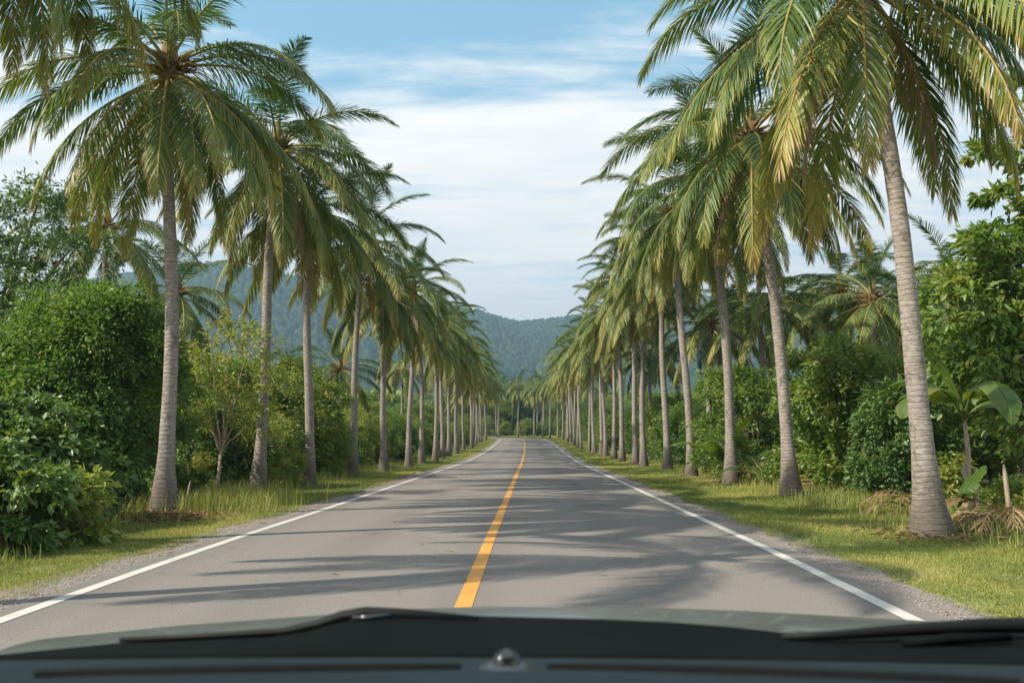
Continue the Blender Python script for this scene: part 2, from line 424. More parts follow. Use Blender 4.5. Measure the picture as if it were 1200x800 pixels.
# ------------------------------------------------------------------ hills
def hills():
    ang = np.radians(np.linspace(-40, 40, 1500)); dist = np.concatenate([np.linspace(640, 1450, 420), np.linspace(1510, 1900, 30)])
    A, D = np.meshgrid(ang, dist, indexing='ij')
    X = np.sin(A) * D; Y = np.cos(A) * D
    # ridge height as an angle above the eye, by bearing, measured from the photograph
    px = np.array([-300, 0, 60, 150, 200, 245, 300, 360, 430, 500, 560, 585, 610, 660, 720, 800, 870, 950, 1060, 1200, 1500])
    py = np.array([400, 380, 362, 341, 332, 326, 331, 340, 354, 367, 371, 379, 384, 379, 370, 358, 357, 366, 385, 392, 410])
    b = np.degrees(np.arctan((px - 622) / 1000.))
    top = np.interp(np.degrees(A), b, (505 - py) / 1000.)
    ridge = 1180 + 160 * np.sin(A * 9 + 1)
    crest = top * ridge + 1.35
    t = np.clip((D - 640) / (ridge - 640), 0, 1)
    up = t * t * (3 - 2 * t) * .45 + .55 * t ** 1.35
    down = np.clip(1 - (D - ridge) / 700, .2, 1)
    H = crest * np.where(D < ridge, up, down)
    spur = (fbm(A * 26 + D * .004, D * .0035, 4, 21) - .5)
    H = H + spur * 46 * np.clip(t, 0, 1) * np.clip((ridge - D) / 220, 0, 1) + 6
    # tree crowns as domes round jittered points
    c = 5.2
    ci = np.floor(X / c).astype(np.int64); cj = np.floor(Y / c).astype(np.int64)
    best = np.zeros_like(X); tn = np.zeros_like(X) + .4
    def h(a, b2, s):
        q = (a * 374761393 + b2 * 668265263 + s * 974711) & 0x7fffffff
        q = ((q ^ (q >> 13)) * 1274126177) & 0x7fffffff
        return ((q ^ (q >> 16)) & 0xffff) / 65535.0
    for di in (-1, 0, 1):
        for dj in (-1, 0, 1):
            a = ci + di; b2 = cj + dj
            cx = (a + h(a, b2, 1)) * c; cy = (b2 + h(a, b2, 2)) * c
            rr = 2.2 + 2.4 * h(a, b2, 3)
            d2 = ((X - cx) ** 2 + (Y - cy) ** 2) / rr ** 2
            dome = np.sqrt(np.clip(1 - d2, 0, 1)) * (2.5 + 5 * h(a, b2, 4))
            m_ = dome > best
            best = np.where(m_, dome, best); tn = np.where(m_, h(a, b2, 5), tn)
    Z = H + best
    V = np.stack([X, Y, Z], -1).reshape(-1, 3)
    struct('hills', mesh('hills', V, [grid_faces(len(ang), len(dist))[:, ::-1]], M['hill'], {'tint': tn.ravel()}))
hills()

# ------------------------------------------------------------------ leaves, crowns, shrubs
def leaves(P, D, Nn, L, W, fold=.18, bend=.25):
    """folded kite leaf at each P growing along D with face normal Nn"""
    n = len(P); D = nrm(D); Sd = nrm(np.cross(D, Nn)); U = np.cross(Sd, D)
    L = np.broadcast_to(L, (n,))[:, None]; W = np.broadcast_to(W, (n,))[:, None]
    V = np.empty((n, 4, 3))
    V[:, 0] = P
    mid = P + D * L * .42
    V[:, 1] = mid + Sd * W * .5 + U * W * fold; V[:, 3] = mid - Sd * W * .5 + U * W * fold
    V[:, 2] = P + D * L - U * L * bend * .4
    i = np.arange(n)[:, None] * 4
    T = np.concatenate([i + np.array([[0, 1, 2]]), i + np.array([[0, 2, 3]])])
    return V.reshape(-1, 3), T
def crown_leaves(rg, blobs, leaf, density, tint_mid=.45, aspect=.45, droop=.35, inner=.25):
    """blobs: (x,y,z,rx,ry,rz). Leaves gathered into twig clumps on and inside each blob."""
    Ps, Ds, Ns, Ts = [], [], [], []
    for (x, y, z, rx, ry, rz) in blobs:
        c0 = np.array([x, y, z]); rr = np.array([rx, ry, rz])
        area = 4 * pi * ((rx * ry) ** 1.6 / 3 + (rx * rz) ** 1.6 / 3 + (ry * rz) ** 1.6 / 3) ** (1 / 1.6)
        n = max(60, int(density * area))
        k = max(8, int(area * 5.0))
        u = nrm(rg.normal(size=(k, 3)))
        u[:, 2] = np.where(u[:, 2] < -.45, -u[:, 2], u[:, 2])
        rad = np.where(rg.random(k) < inner, rg.uniform(.45, .8, k), rg.uniform(.80, 1.10, k))
        cen = c0 + u * rr * rad[:, None]
        ct = rg.normal(0, .13, k)
        cr = rg.uniform(.12, .30, k) * (min(rx, rz) ** .5)
        idx = rg.integers(0, k, n)
        q = rg.normal(size=(n, 3)) * .55
        P = cen[idx] + q * cr[idx][:, None]
        outw = nrm(u[idx] + q * .5 + rg.normal(size=(n, 3)) * .35)
        D = nrm(outw + np.array([0, 0, -droop]) + rg.normal(size=(n, 3)) * .35)
        Nn = nrm(np.array([-.1, -.05, .6]) + outw * .65 + rg.normal(size=(n, 3)) * .55)
        Ps.append(P); Ds.append(D); Ns.append(Nn)
        Ts.append(tint_mid + .15 + ct[idx] + rg.normal(0, .10, n) + (rg.random(n) < .015) * .5)
    P = np.concatenate(Ps); n = len(P)
    L = leaf * rg.uniform(.65, 1.3, n)
    V, T = leaves(P, np.concatenate(Ds), np.concatenate(Ns), L, L * aspect * rg.uniform(.8, 1.2, n))
    return V, T, np.repeat(np.clip(np.concatenate(Ts), 0, 1), 4)
def limb_set(rg, blobs, base, r0, mat, name, fork=0):
    a = Acc(); base = np.array(base, float)
    if fork:
        top = np.mean([b[:3] for b in blobs], axis=0); fk = base + np.array([top[0] * .25, top[1] * .25, fork])
        P = np.array([base, base * .6 + fk * .4 + rg.normal(0, .02, 3), fk]); V, Q, T = tube(P, [r0 * 1.25, r0 * 1.05, r0 * .95], 9); a.add(V, T, Q); base = fk; r0 = r0 * .72
    for bl in blobs:
        tip = np.array(bl[:3]) + np.array([0, 0, bl[5] * .25])
        t = np.linspace(0, 1, 7)[:, None]
        mid = base + (tip - base) * np.array([.35, .35, .62])
        P = (1 - t) ** 2 * base + 2 * t * (1 - t) * mid + t ** 2 * tip + rg.normal(0, .025, (7, 3)) * np.array([[1.]] )
        P[0] = base
        rr = r0 * (1 - .82 * t[:, 0])
        V, Q, T = tube(P, rr, 7); a.add(V, T, Q)
        for q in range(3):
            s = rg.integers(2, 6); e = P[s] + nrm(rg.normal(size=3) + np.array([0, 0, .5])) * np.array(bl[3:6]) * .75
            m2 = (P[s] + e) / 2 + rg.normal(0, .05, 3)
            V, Q, T = tube(np.array([P[s], m2, e]), rr[s] * np.array([.6, .4, .12]), 5); a.add(V, T, Q)
    return a.mesh(name, mat, True)
def blob_bush(rg, w, h, n=9):
    """blobs that make an uneven domed shrub w wide and h high standing at the origin"""
    B = [(0, 0, h * .50, w * .36, w * .36, h * .46)]
    for k in range(n):
        a = rg.uniform(0, 2 * pi); zt = rg.uniform(.18, .86)
        r = w * .5 * math.sqrt(max(0.05, 1 - ((zt - .3) / .75) ** 2)) * rg.uniform(.55, .85)
        s = rg.uniform(.16, .27)
        B.append((r * cos(a), r * sin(a), h * zt, w * s, w * s, h * s * .8))
    for k in range(5):
        a = k * 1.257 + rg.uniform(0, .6); r = w * rg.uniform(.22, .36)
        B.append((r * cos(a), r * sin(a), h * .14, w * .24, w * .24, h * .17))
    return B
def shrub_meshes(seed, w, h, mat, leaf=.11, dens=230, n=9, tm=.45, aspect=.45, droop=.35, blobs=None, r0=None, fork=0, bark='bark', stem_name='stem', crown_name='foliage'):
    rg = np.random.default_rng(seed)
    B = blobs or blob_bush(rg, w, h, n)
    a = Acc(); V, T, tt = crown_leaves(rg, B, leaf, dens, tm, aspect, droop); a.add(V, T, None, tt)
    fo = a.mesh(crown_name, M[mat])
    st = limb_set(rg, B[:8], (0, 0, -.05), r0 or (.02 + .012 * h), M[bark], stem_name, fork)
    return fo, st
def plant(kind, loc, meshes, label, cat, group=None, rz=0., sc=1., names=('foliage', 'stem')):
    e = empty(kind, (loc[0], loc[1], gz1(loc[0], loc[1])), rz, sc)
    tag(e, label, cat, group)
    obj(names[0], meshes[0], e); obj(names[1], meshes[1], e)
    return e

# ------------------------------------------------------------------ coconut palms
def frond_arrays(seed, th0, th1, L=3.75, pairs=74, age=.3, dead=False, seg=16, lw=.031):
    """frond growing along +X from the origin; th0/th1 elevation (deg) at base and tip"""
    rg = np.random.default_rng(seed)
    s = np.linspace(0, 1, seg)
    th = np.radians(th0 + (th1 - th0) * s ** 1.25)
    yaw = np.radians(rg.normal(0, 9)) * s ** 2
    d = np.stack([np.cos(th) * np.cos(yaw), np.cos(th) * np.sin(yaw), np.sin(th)], -1)
    P = np.concatenate([[[0, 0, 0]], np.cumsum((d[1:] + d[:-1]) / 2 * L / (seg - 1), axis=0)])
    twist = rg.normal(0, .25)
    a = Acc()
    V, Q, T = tube(P, .034 * (1 - .88 * s) + .003, 5); a.add(V, T, Q, (.95 if dead else .63 + .1 * age))
    # leaflets
    sl = .16 + .835 * (np.linspace(0, 1, pairs) ** .92)
    sl = np.repeat(sl, 2) + rg.normal(0, .003, pairs * 2); sl = np.clip(sl, .15, .998)
    side = np.tile([1., -1.], pairs)
    pos = np.stack([np.interp(sl, s, P[:, i]) for i in range(3)], -1)
    tan = nrm(np.stack([np.interp(sl, s, d[:, i]) for i in range(3)], -1))
    hz = nrm(np.cross(tan, np.array([0, 0, 1.]) + 1e-4)); 
    up = np.cross(hz, tan)
    tw = (twist * sl)[:, None]
    hz, up = hz * np.cos(tw) + up * np.sin(tw), up * np.cos(tw) - hz * np.sin(tw)
    ln = .78 * np.interp(sl, [.15, .25, .45, .7, .9, 1], [.55, .85, 1, .86, .55, .3]) * rg.uniform(.85, 1.1, len(sl))
    fw = np.radians(np.interp(sl, [.15, .5, 1], [28, 42, 66]) + rg.normal(0, 5, len(sl)))[:, None]
    lift = (.22 - .30 * age) + rg.normal(0, .09, len(sl))
    dr = nrm(hz * side[:, None] * np.cos(fw) + tan * np.sin(fw) + up * lift[:, None])
    sag = (.40 + .70 * age + (.8 if dead else 0)) * rg.uniform(.75, 1.25, len(sl))
    n = len(sl); pts = [pos]; cur = pos; dd = dr
    fr = [.34, .36, .30]
    for k in range(3):
        dd = nrm(dd + np.array([0, 0, -1.]) * (sag * .36)[:, None])
        cur = cur + dd * (ln * fr[k])[:, None]; pts.append(cur)
    wv = nrm(np.cross(dr, up * .8 + hz * side[:, None] * .3 + rg.normal(0, .28, (n, 3))))
    wd = lw * np.interp(sl, [.15, .5, 1], [.8, 1, .55])
    if dead: wd = wd * .7
    Vv = np.empty((n, 7, 3))
    for k, ws in enumerate((.55, 1.0, .72)):
        Vv[:, 2 * k] = pts[k] + wv * (wd * ws * .5)[:, None]; Vv[:, 2 * k + 1] = pts[k] - wv * (wd * ws * .5)[:, None]
    Vv[:, 6] = pts[3]
    i = np.arange(n)[:, None] * 7
    Q = np.concatenate([i + np.array([[0, 1, 3, 2]]), i + np.array([[2, 3, 5, 4]])])
    T = i + np.array([[4, 5, 6]])
    base_t = .92 if dead else .07 + .25 * age
    lt = base_t + rg.normal(0, .055, n) + np.clip(sl - .55, 0, 1) * (.17 + .52 * age) + (rg.random(n) < .06 + .10 * age) * .22
    tt = np.stack([lt, lt, lt, lt, lt + .06, lt + .06, lt + .22 + .2 * age], -1)
    a.add(Vv.reshape(-1, 3), T, Q, np.clip(tt, 0, 1).ravel())
    return a
# one library of fronds, youngest (upright) to oldest (hanging)
AGES = [(80, 35, 0.0), (66, 0, .06), (52, -28, .14), (38, -48, .24), (25, -62, .36), (12, -72, .5), (-2, -78, .64), (-18, -82, .78), (-36, -86, .92)]
LIB = []
for k, (a0, a1, ag) in enumerate(AGES):
    row = []
    for q in range(3):
        ac = frond_arrays(100 + k * 7 + q, a0 + (q - 1) * 5, a1 + (q - 1) * 7, L=3.75 - .5 * (k == 0) + .15 * (q - 1), age=ag, pairs=124)
        row.append(ac.mesh('frond', M['frond']))
    LIB.append(row)
DEAD = [frond_arrays(300 + q, -52 - 9 * q, -87, L=2.9 + .3 * q, age=1, dead=True, pairs=60).mesh('dead_frond', M['frond']) for q in range(3)]
def spiral(rg, n):
    """azimuth, age class of every frond in a crown"""
    out = []; ph = rg.uniform(0, 2 * pi)
    for k in range(n):
        t = (k + .5) / n
        out.append((ph + k * 2.39996 + rg.normal(0, .12), min(8, max(0, int(9 * t ** .58 + rg.normal(0, .4))))))
    return out
def trunk_mesh(seed, h, lean, r=.15, flare=.26, bow=.0, sides=16):
    rg = np.random.default_rng(seed)
    n = 46
    t = np.linspace(0, 1, n); z = t * (h + .15) - .15
    wob = np.stack([np.sin(t * 5 + seed) * .03, np.cos(t * 4 + seed * 2) * .03, t * 0], -1) * np.sin(t * pi)[:, None]
    lean = np.array(lean, float)
    P = np.stack([lean[0] * t ** 1.35, lean[1] * t ** 1.35, z], -1) + wob * 2
    P[:, 0] += bow * np.sin(t * pi)
    zz = np.clip(z, 0, None)
    rad = r * (1 - .28 * t) + (flare - r) * np.exp(-(zz / .62) ** 1.3)
    rad *= 1 + rg.normal(0, .012, n)
    V, Q, T = tube(P, rad, sides)
    # rough root bole
    ang = np.tile(np.arange(sides), n); zt = np.repeat(zz, sides)
    j = 1 + .07 * np.exp(-zt / .5) * np.sin(ang * 2.4 + seed) + rg.normal(0, .012, n * sides)
    ctr = np.repeat(P, sides, axis=0)
    V[:n * sides] = ctr + (V[:n * sides] - ctr) * j[:, None]
    vh = np.concatenate([zt, [0, h]])
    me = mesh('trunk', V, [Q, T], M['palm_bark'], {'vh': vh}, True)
    return me, P[-1]
def boss_mesh(seed, nuts=0):
    rg = np.random.default_rng(seed); a = Acc()
    V, Q, T = tube([(0, 0, -.35), (0, 0, -.1), (0, 0, .15), (0, 0, .45), (0, 0, .8)], [.11, .17, .19, .13, .03], 10); a.add(V, T, Q)
    for k in range(16):                        # old leaf bases
        an = k * 2.4 + rg.normal(0, .2); el = rg.uniform(-.5, .9)
        d = np.array([cos(an) * cos(el), sin(an) * cos(el), sin(el)])
        b = np.array([cos(an) * .1, sin(an) * .1, rg.uniform(-.2, .25)])
        V, Q, T = tube([b, b + d * .18, b + d * .36 + np.array([0, 0, -.03])], [.05, .045, .025], 5); a.add(V, T, Q)
    for k in range(7):                         # flower stalks
        an = rg.uniform(0, 2 * pi)
        b = np.array([cos(an) * .1, sin(an) * .1, .0])
        for q in range(5):
            e = b + np.array([cos(an + rg.normal(0, .3)), sin(an + rg.normal(0, .3)), rg.uniform(-.5, .5)]) * rg.uniform(.5, .9)
            V, Q, T = tube([b, (b + e) / 2 + np.array([0, 0, .15]), e], [.014, .01, .004], 4); a.add(V, T, Q)
    return a.mesh('crown', M['fibre'], True)
BOSS = [boss_mesh(s) for s in (1, 2, 3)]
# merged crowns for palms whose fronds cannot be told apart
def merged_crown(seed, n=27, pairs=56):
    rg = np.random.default_rng(seed); a = Acc()
    for (az, c) in spiral(rg, n):
        a0, a1, ag = AGES[c]
        f = frond_arrays(int(rg.integers(1e6)), a0 + rg.normal(0, 5), a1 + rg.normal(0, 6), L=3.8, pairs=pairs, age=ag, seg=10, lw=.06)
        V = np.concatenate(f.V); ca, sa = cos(az), sin(az)
        V = np.stack([V[:, 0] * ca - V[:, 1] * sa, V[:, 0] * sa + V[:, 1] * ca, V[:, 2]], -1)
        a.add(V, np.concatenate(f.T), np.concatenate(f.Q), np.concatenate(f.A))
    return a.mesh('crown', M['frond'])
FAR = [merged_crown(40 + k) for k in range(5)]
def palm(x, y, h, lean, seed, label, group, near=True, n=30, fs=1.0, r=.15, flare=.25, bow=0., dead=2, bias=None):
    rg = np.random.default_rng(seed)
    e = empty('coconut_palm', (x, y, gz1(x, y)))
    tag(e, label, 'palm tree', group)
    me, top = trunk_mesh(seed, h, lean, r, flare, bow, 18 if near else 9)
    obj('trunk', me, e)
    if near:
        c = obj('crown', BOSS[seed % 3], e); c.location = top
        for (az, k) in spiral(rg, n):
            f = obj('frond', LIB[k][int(rg.integers(3))], c)
            f.rotation_euler = (0, 0, az); s = fs * rg.uniform(.92, 1.08) * (.85 if k == 0 else 1)
            f.scale = (s, s * rg.choice([-1, 1]), s)
            f.location = (cos(az) * .06, sin(az) * .06, .32 - .055 * k)
        for q in range(dead):
            az = rg.uniform(0, 2 * pi)
            f = obj('frond', DEAD[q % 3], c); f.rotation_euler = (0, 0, az); f.scale = (fs * .9,) * 3
            f.location = (cos(az) * .1, sin(az) * .1, -.22)
            f['label'] = 'brown dead frond hanging down the trunk'
    else:
        c = obj('crown', FAR[seed % 5], e); c.location = top; c.rotation_euler = (0, 0, rg.uniform(0, 6.28)); c.scale = (fs, fs, fs)
    return e

ORD = ['first', 'second', 'third', 'fourth', 'fifth', 'sixth', 'seventh', 'eighth', 'ninth', 'tenth', 'eleventh', 'twelfth', 'thirteenth', 'fourteenth']
def cx(y):
    i = np.searchsorted(CL[:, 1], y); return CL[min(i, len(CL) - 1), 0]
# left row: y, x, height of the crown, lean
LEFT = [(9.9, -7.3, 9.0, (.2, .1)), (14.4, -6.15, 7.75, (-.30, .1)), (20.1, -6.4, 8.3, (.18, .2)), (23.6, -6.1, 7.7, (-.25, .0)), (30.4, -6.3, 8.3, (.1, .1)),
        (34.5, -5.9, 7.2, (-.15, .1)), (40.5, -5.75, 8.4, (.1, .1)), (45.5, -5.8, 7.6, (-.2, .1)), (51, -5.7, 8.2, (.1, .1)), (56, -5.8, 7.5, (-.1, .1)), (61, -5.85, 8.3, (.1, 0)), (66.5, -5.8, 7.6, (.0, 0))]
LN = ['overhead coconut palm at the top left corner, only its hanging frond tips showing',
      'tall coconut palm with wide dark crown and brown leaf litter at its foot, left verge',
      'coconut palm leaning slightly roadward beside the pale-twigged thin tree, left verge']
for k, (y, x, h, ln) in enumerate(LEFT):
    lb = LN[k] if k < 3 else '%s coconut palm up the left side of the road counting from the car' % ORD[k]
    palm(x, y, h, ln, 11 + k, lb, 'coconut palms lining the left side of the road', near=True, n=34 if k < 6 else 26, dead=2 if k < 6 else 1, r=.128, flare=.25 if k < 3 else .24, fs=.91 if k < 2 else .87)
palm(-6.9, 5.7, 8.0, (.1, 0), 29, 'coconut palm beside the car whose frond shadows fall across the nearest road', 'coconut palms lining the left side of the road', near=True, n=15, dead=0, r=.13, fs=.92)
rg = np.random.default_rng(5)
y = 71.
while y < 150:
    palm(cx(y) - 5.35 + rg.normal(0, .25), y, rg.uniform(7.0, 8.6), (rg.uniform(-.4, .4), 0), int(rg.integers(1e5)),
         'small distant coconut palm merged into the far end of the left row', 'coconut palms at the far end of the left row', near=False, fs=.9, r=.115, flare=.19)
    y += rg.uniform(4.3, 6.2)
RIGHT = [(11.5, 5.25, 7.75, (-.55, .1)), (19.2, 5.75, 8.2, (-.62, .1)), (23.8, 5.5, 8.6, (-.25, .1)), (29.2, 5.4, 9.0, (-.4, .1)), (35.5, 5.6, 9.3, (-.15, 0)), (39.5, 5.15, 8.4, (.1, 0)),
         (44, 5.35, 9.2, (-.1, .1)), (49.5, 5.25, 8.5, (-.2, 0)), (54, 5.2, 9.1, (.1, 0)), (59, 5.1, 8.3, (-.3, 0)), (63.5, 5.2, 9.0, (.1, 0)), (68, 5.0, 8.4, (-.2, 0))]
RN = ['large thick-trunked coconut palm leaning towards the road, nearest of the right row',
      'second coconut palm of the right row, in front of the round dark shrub',
      'third coconut palm of the right row counting from the car']
for k, (y, x, h, ln) in enumerate(RIGHT):
    lb = RN[k] if k < 3 else '%s coconut palm up the right side of the road counting from the car' % ORD[k]
    palm(x, y, h, ln, 61 + k, lb, 'coconut palms lining the right side of the road', near=True, n=34 if k < 6 else 26, dead=2 if k < 6 else 1, r=.138, fs=.99 if k < 3 else .89, flare=.28 if k < 3 else .25)
y = 72.5
while y < 160:
    palm(cx(y) + 5.45 + rg.normal(0, .25), y, rg.uniform(7.8, 9.3), (rg.uniform(-.5, .4), 0), int(rg.integers(1e5)),
         'small distant coconut palm merged into the far end of the right row', 'coconut palms at the far end of the right row', near=False, fs=.92, r=.115, flare=.19)
    y += rg.uniform(4.0, 5.8)
# palms standing behind the rows: px of the crown, depth, crown height
def bx(px, y): return (px - 622) / 1000. * y
BACK = [(116, 27, 8.0, 'coconut palm rising right behind the big round dark tree on the left'),
        (200, 33, 7.0, 'coconut palm showing only drooping frond tips right of the nearest left trunk'),
        (215, 62, 8.2, 'small coconut palm in the valley before the hill, left of the pale-twigged tree'),
        (405, 46, 5.0, 'short coconut palm seen between the fourth and fifth left trunks'),
        (470, 70, 7.0, 'coconut palm deep in the thicket beyond the left row'),
        (893, 33, 10.6, 'lofty coconut palm behind the right row with thin bare trunk against sky'),
        (826, 37, 6.2, 'coconut palm behind the right row between the third and fourth trunks'),
        (918, 33, 6.5, 'full-crowned pale coconut palm above the shrubs, crossed by the second right-hand trunk'),
        (985, 36, 7.7, 'taller coconut palm of the pair above the round dark shrub'),
        (1024, 31, 6.3, 'lower coconut palm of the pair above the round dark shrub'),
        (1068, 38, 6.9, 'coconut palm just behind the nearest right trunk above the thicket'),
        (948, 44, 8.3, 'small far palm crown in the gap between the second trunk and the palm pair'),
        (1046, 46, 8.6, 'small far palm crown just left of the nearest right-hand trunk'),
        (1112, 35, 7.9, 'palm crown peeping over the banana plant beside the glossy tree'),
        (868, 47, 8.6, 'small far palm crown between the second and third right-hand trunks'),
        (760, 52, 6.6, 'coconut palm in the shade behind the right row near the sixth trunk'),
        (705, 75, 7.5, 'coconut palm behind the far part of the right row')]
for k, (px, y, h, lb) in enumerate(BACK):
    palm(bx(px, y), y, h, (rg.uniform(-.4, .4), 0), 131 + k * 3, lb, 'coconut palms standing behind the roadside rows', near=k in (0, 1, 3, 5, 6, 7, 8, 9, 10), n=24, dead=0, r=.12, flare=.2, fs=.88)

# ------------------------------------------------------------------ thicket on both sides
G = np.random.default_rng(77)
# hero shrubs and trees
BIG = [(0, 0, 2.3, 1.5, 1.5, 1.9), (.6, -.3, 3.0, 1.2, 1.2, 1.15), (-.7, -.4, 2.6, 1.2, 1.2, 1.2), (-1.3, -.3, 1.6, 1.1, 1.1, 1.3), (1.2, -.2, 2.0, 1.0, 1.0, 1.4), (.1, -.9, 1.5, 1.3, 1.0, 1.4),
       (1.0, -.8, 1.0, .9, .8, .9), (-1.0, -1.0, .9, .9, .8, .9), (-.1, 0, 3.45, .8, .8, .6), (.2, -1.1, 2.5, .8, .7, .8),
       (-1.5, -.7, 2.9, .5, .5, .4), (1.45, -.7, 2.7, .45, .45, .4), (.9, -.6, 3.7, .4, .4, .35), (-.8, -.5, 3.75, .42, .42, .3), (-.7, -1.5, 2.0, .5, .45, .4), (.9, -1.35, 1.9, .5, .45, .4), (.25, -.3, 4.0, .35, .35, .28)]
plant('broadleaf_tree', (bx(95, 17.0), 17.0), shrub_meshes(1, 0, 0, 'leaf', leaf=.105, dens=440, blobs=BIG, r0=.10, tm=.42, crown_name='crown', stem_name='trunk'),
      'large round dark green tree filling the left edge behind the vines', 'tree', names=('crown', 'trunk'))
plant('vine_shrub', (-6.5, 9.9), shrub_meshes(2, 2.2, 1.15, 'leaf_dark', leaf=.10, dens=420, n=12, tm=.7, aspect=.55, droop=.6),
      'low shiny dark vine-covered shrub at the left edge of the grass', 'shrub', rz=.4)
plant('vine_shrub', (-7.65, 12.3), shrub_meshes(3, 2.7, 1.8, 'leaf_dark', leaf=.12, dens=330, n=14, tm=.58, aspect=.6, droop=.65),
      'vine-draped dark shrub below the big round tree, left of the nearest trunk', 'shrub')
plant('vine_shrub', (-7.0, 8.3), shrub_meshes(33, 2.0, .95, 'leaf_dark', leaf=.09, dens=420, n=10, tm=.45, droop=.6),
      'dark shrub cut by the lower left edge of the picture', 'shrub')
plant('leafy_weed', (-5.45, 10.35), shrub_meshes(4, .75, .90, 'leaf_light', leaf=.12, dens=240, n=7, tm=.7, aspect=.5, droop=.5, r0=.012),
      'bright yellow-green broad-leaved weed in front of the dark vines', 'weed')
plant('leafy_weed', (-5.95, 10.3), shrub_meshes(5, .6, .65, 'leaf_light', leaf=.11, dens=240, n=6, tm=.55, aspect=.5, droop=.5, r0=.012),
      'smaller green broad-leaved weed left of the bright one', 'weed')
FE = [(-1.6, 0, 6.6, 1.9, 1.5, .7), (.6, .2, 7.3, 1.8, 1.5, .7), (2.2, -.2, 6.3, 1.4, 1.2, .55), (-.2, -.4, 5.7, 1.9, 1.3, .6), (1.6, -.3, 5.2, 1.3, 1.2, .5), (-2.4, -.2, 5.2, 1.4, 1.2, .7), (0, 0, 4.4, 1.6, 1.4, .7), (1.1, .1, 8.0, 1.1, 1, .45)]
plant('feathery_tree', (bx(-22, 23), 23), shrub_meshes(6, 0, 0, 'leaf_dark', leaf=.16, dens=130, blobs=FE, r0=.18, fork=2.6, tm=.35, aspect=.3, crown_name='crown', stem_name='trunk'),
      'tall dark feathery tree at the upper left edge against the sky', 'tree', names=('crown', 'trunk'))
PT = [(-.2, 0, 3.0, .6, .55, .45), (.75, -.1, 3.3, .65, .6, .5), (.2, .1, 3.75, .55, .5, .35), (-.75, 0, 2.4, .5, .5, .4), (1.1, .1, 2.5, .55, .5, .45), (.5, -.2, 2.2, .6, .5, .4), (-.4, .1, 1.7, .55, .5, .4), (.9, 0, 1.5, .6, .5, .5)]
plant('thin_tree', (bx(255, 19.3), 19.3), shrub_meshes(7, 0, 0, 'leaf_light', leaf=.095, dens=190, blobs=PT, r0=.036, fork=1.0, bark='pale_bark', tm=.78, crown_name='crown', stem_name='trunk'),
      'thin airy tree with pale bare twigs and yellowish leaves between two left palm trunks', 'tree', names=('crown', 'trunk'))
plant('shrub', (bx(345, 28), 28), shrub_meshes(8, 3.4, 3.8, 'leaf', leaf=.12, dens=230, n=12, tm=.6),
      'mid-green rounded shrub between the second and third visible left trunks', 'shrub')
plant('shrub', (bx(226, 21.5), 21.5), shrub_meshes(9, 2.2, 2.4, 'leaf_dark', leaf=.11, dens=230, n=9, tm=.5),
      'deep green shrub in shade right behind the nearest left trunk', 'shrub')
plant('shrub', (bx(305, 22.5), 22.5), shrub_meshes(10, 2.3, 1.9, 'leaf', leaf=.10, dens=240, n=9, tm=.65),
      'low green shrub at the foot of the thin pale-twigged tree', 'shrub')
plant('shrub', (bx(990, 21.5), 21.5), shrub_meshes(14, 3.5, 3.65, 'leaf', leaf=.13, dens=260, n=14, tm=.58, aspect=.5),
      'large round dark green shrub right of the second right-hand palm trunk', 'shrub')
plant('shrub', (bx(880, 27), 27), shrub_meshes(15, 3.2, 3.4, 'leaf', leaf=.12, dens=230, n=11, tm=.5),
      'green shrub between the second and third right-hand palm trunks', 'shrub')
plant('shrub', (bx(1058, 18), 18.5), shrub_meshes(16, 2.2, 2.6, 'leaf_dark', leaf=.12, dens=230, n=10, tm=.45),
      'dark shrub behind the nearest right-hand trunk beside the banana plant', 'shrub')
RT = [(0, 0, 2.2, 1.2, 1.2, 1.1), (-.6, -.1, 3.2, 1.0, .9, .8), (.5, 0, 3.9, 1.2, 1.0, .9), (-.2, -.1, 4.3, .8, .7, .35), (-.75, -.3, 2.3, .7, .7, .8), (.0, -.6, 1.3, 1.0, .8, .9), (1.0, -.3, 2.6, 1.1, .9, 1.1), (.7, -.6, 1.6, 1.0, .8, .9),
      (-.15, 0, 5.25, .6, .4, .13), (-.1, .1, 6.0, .55, .4, .15), (.35, 0, 6.6, .6, .5, .18), (.6, .1, 7.2, .5, .5, .2), (.9, 0, 5.9, .9, .7, .4), (1.1, 0, 5.0, .9, .8, .6)]
plant('broadleaf_tree', (bx(1190, 16.3), 16.3), shrub_meshes(17, 0, 0, 'leaf', leaf=.17, dens=190, blobs=RT, r0=.11, fork=.9, tm=.55, aspect=.42, droop=.5, crown_name='crown', stem_name='trunk'),
      'big glossy-leaved tree at the right edge with layered sprays against the sky', 'tree', sc=1.14, names=('crown', 'trunk'))
# shared kinds for the rest
KINDS = [shrub_meshes(20, 3.0, 3.0, 'leaf', leaf=.13, dens=190, n=11, tm=.5), shrub_meshes(21, 3.2, 3.4, 'leaf_light', leaf=.12, dens=170, n=11, tm=.45),
         shrub_meshes(22, 3.0, 2.6, 'leaf_dark', leaf=.13, dens=190, n=11, tm=.5), shrub_meshes(23, 3.6, 4.6, 'leaf', fork=.9, r0=.09, leaf=.15, dens=150, n=14, tm=.55),
         shrub_meshes(24, 4.4, 5.6, 'leaf', fork=1.1, r0=.09, leaf=.18, dens=110, n=16, tm=.45), shrub_meshes(25, 4.0, 5.2, 'leaf_light', fork=1.0, r0=.09, leaf=.17, dens=105, n=15, tm=.35)]
KN = ['mid green leafy shrub', 'pale green leafy shrub', 'dark green leafy shrub', 'upright green bushy tree', 'broad green bushy tree', 'pale green bushy tree']
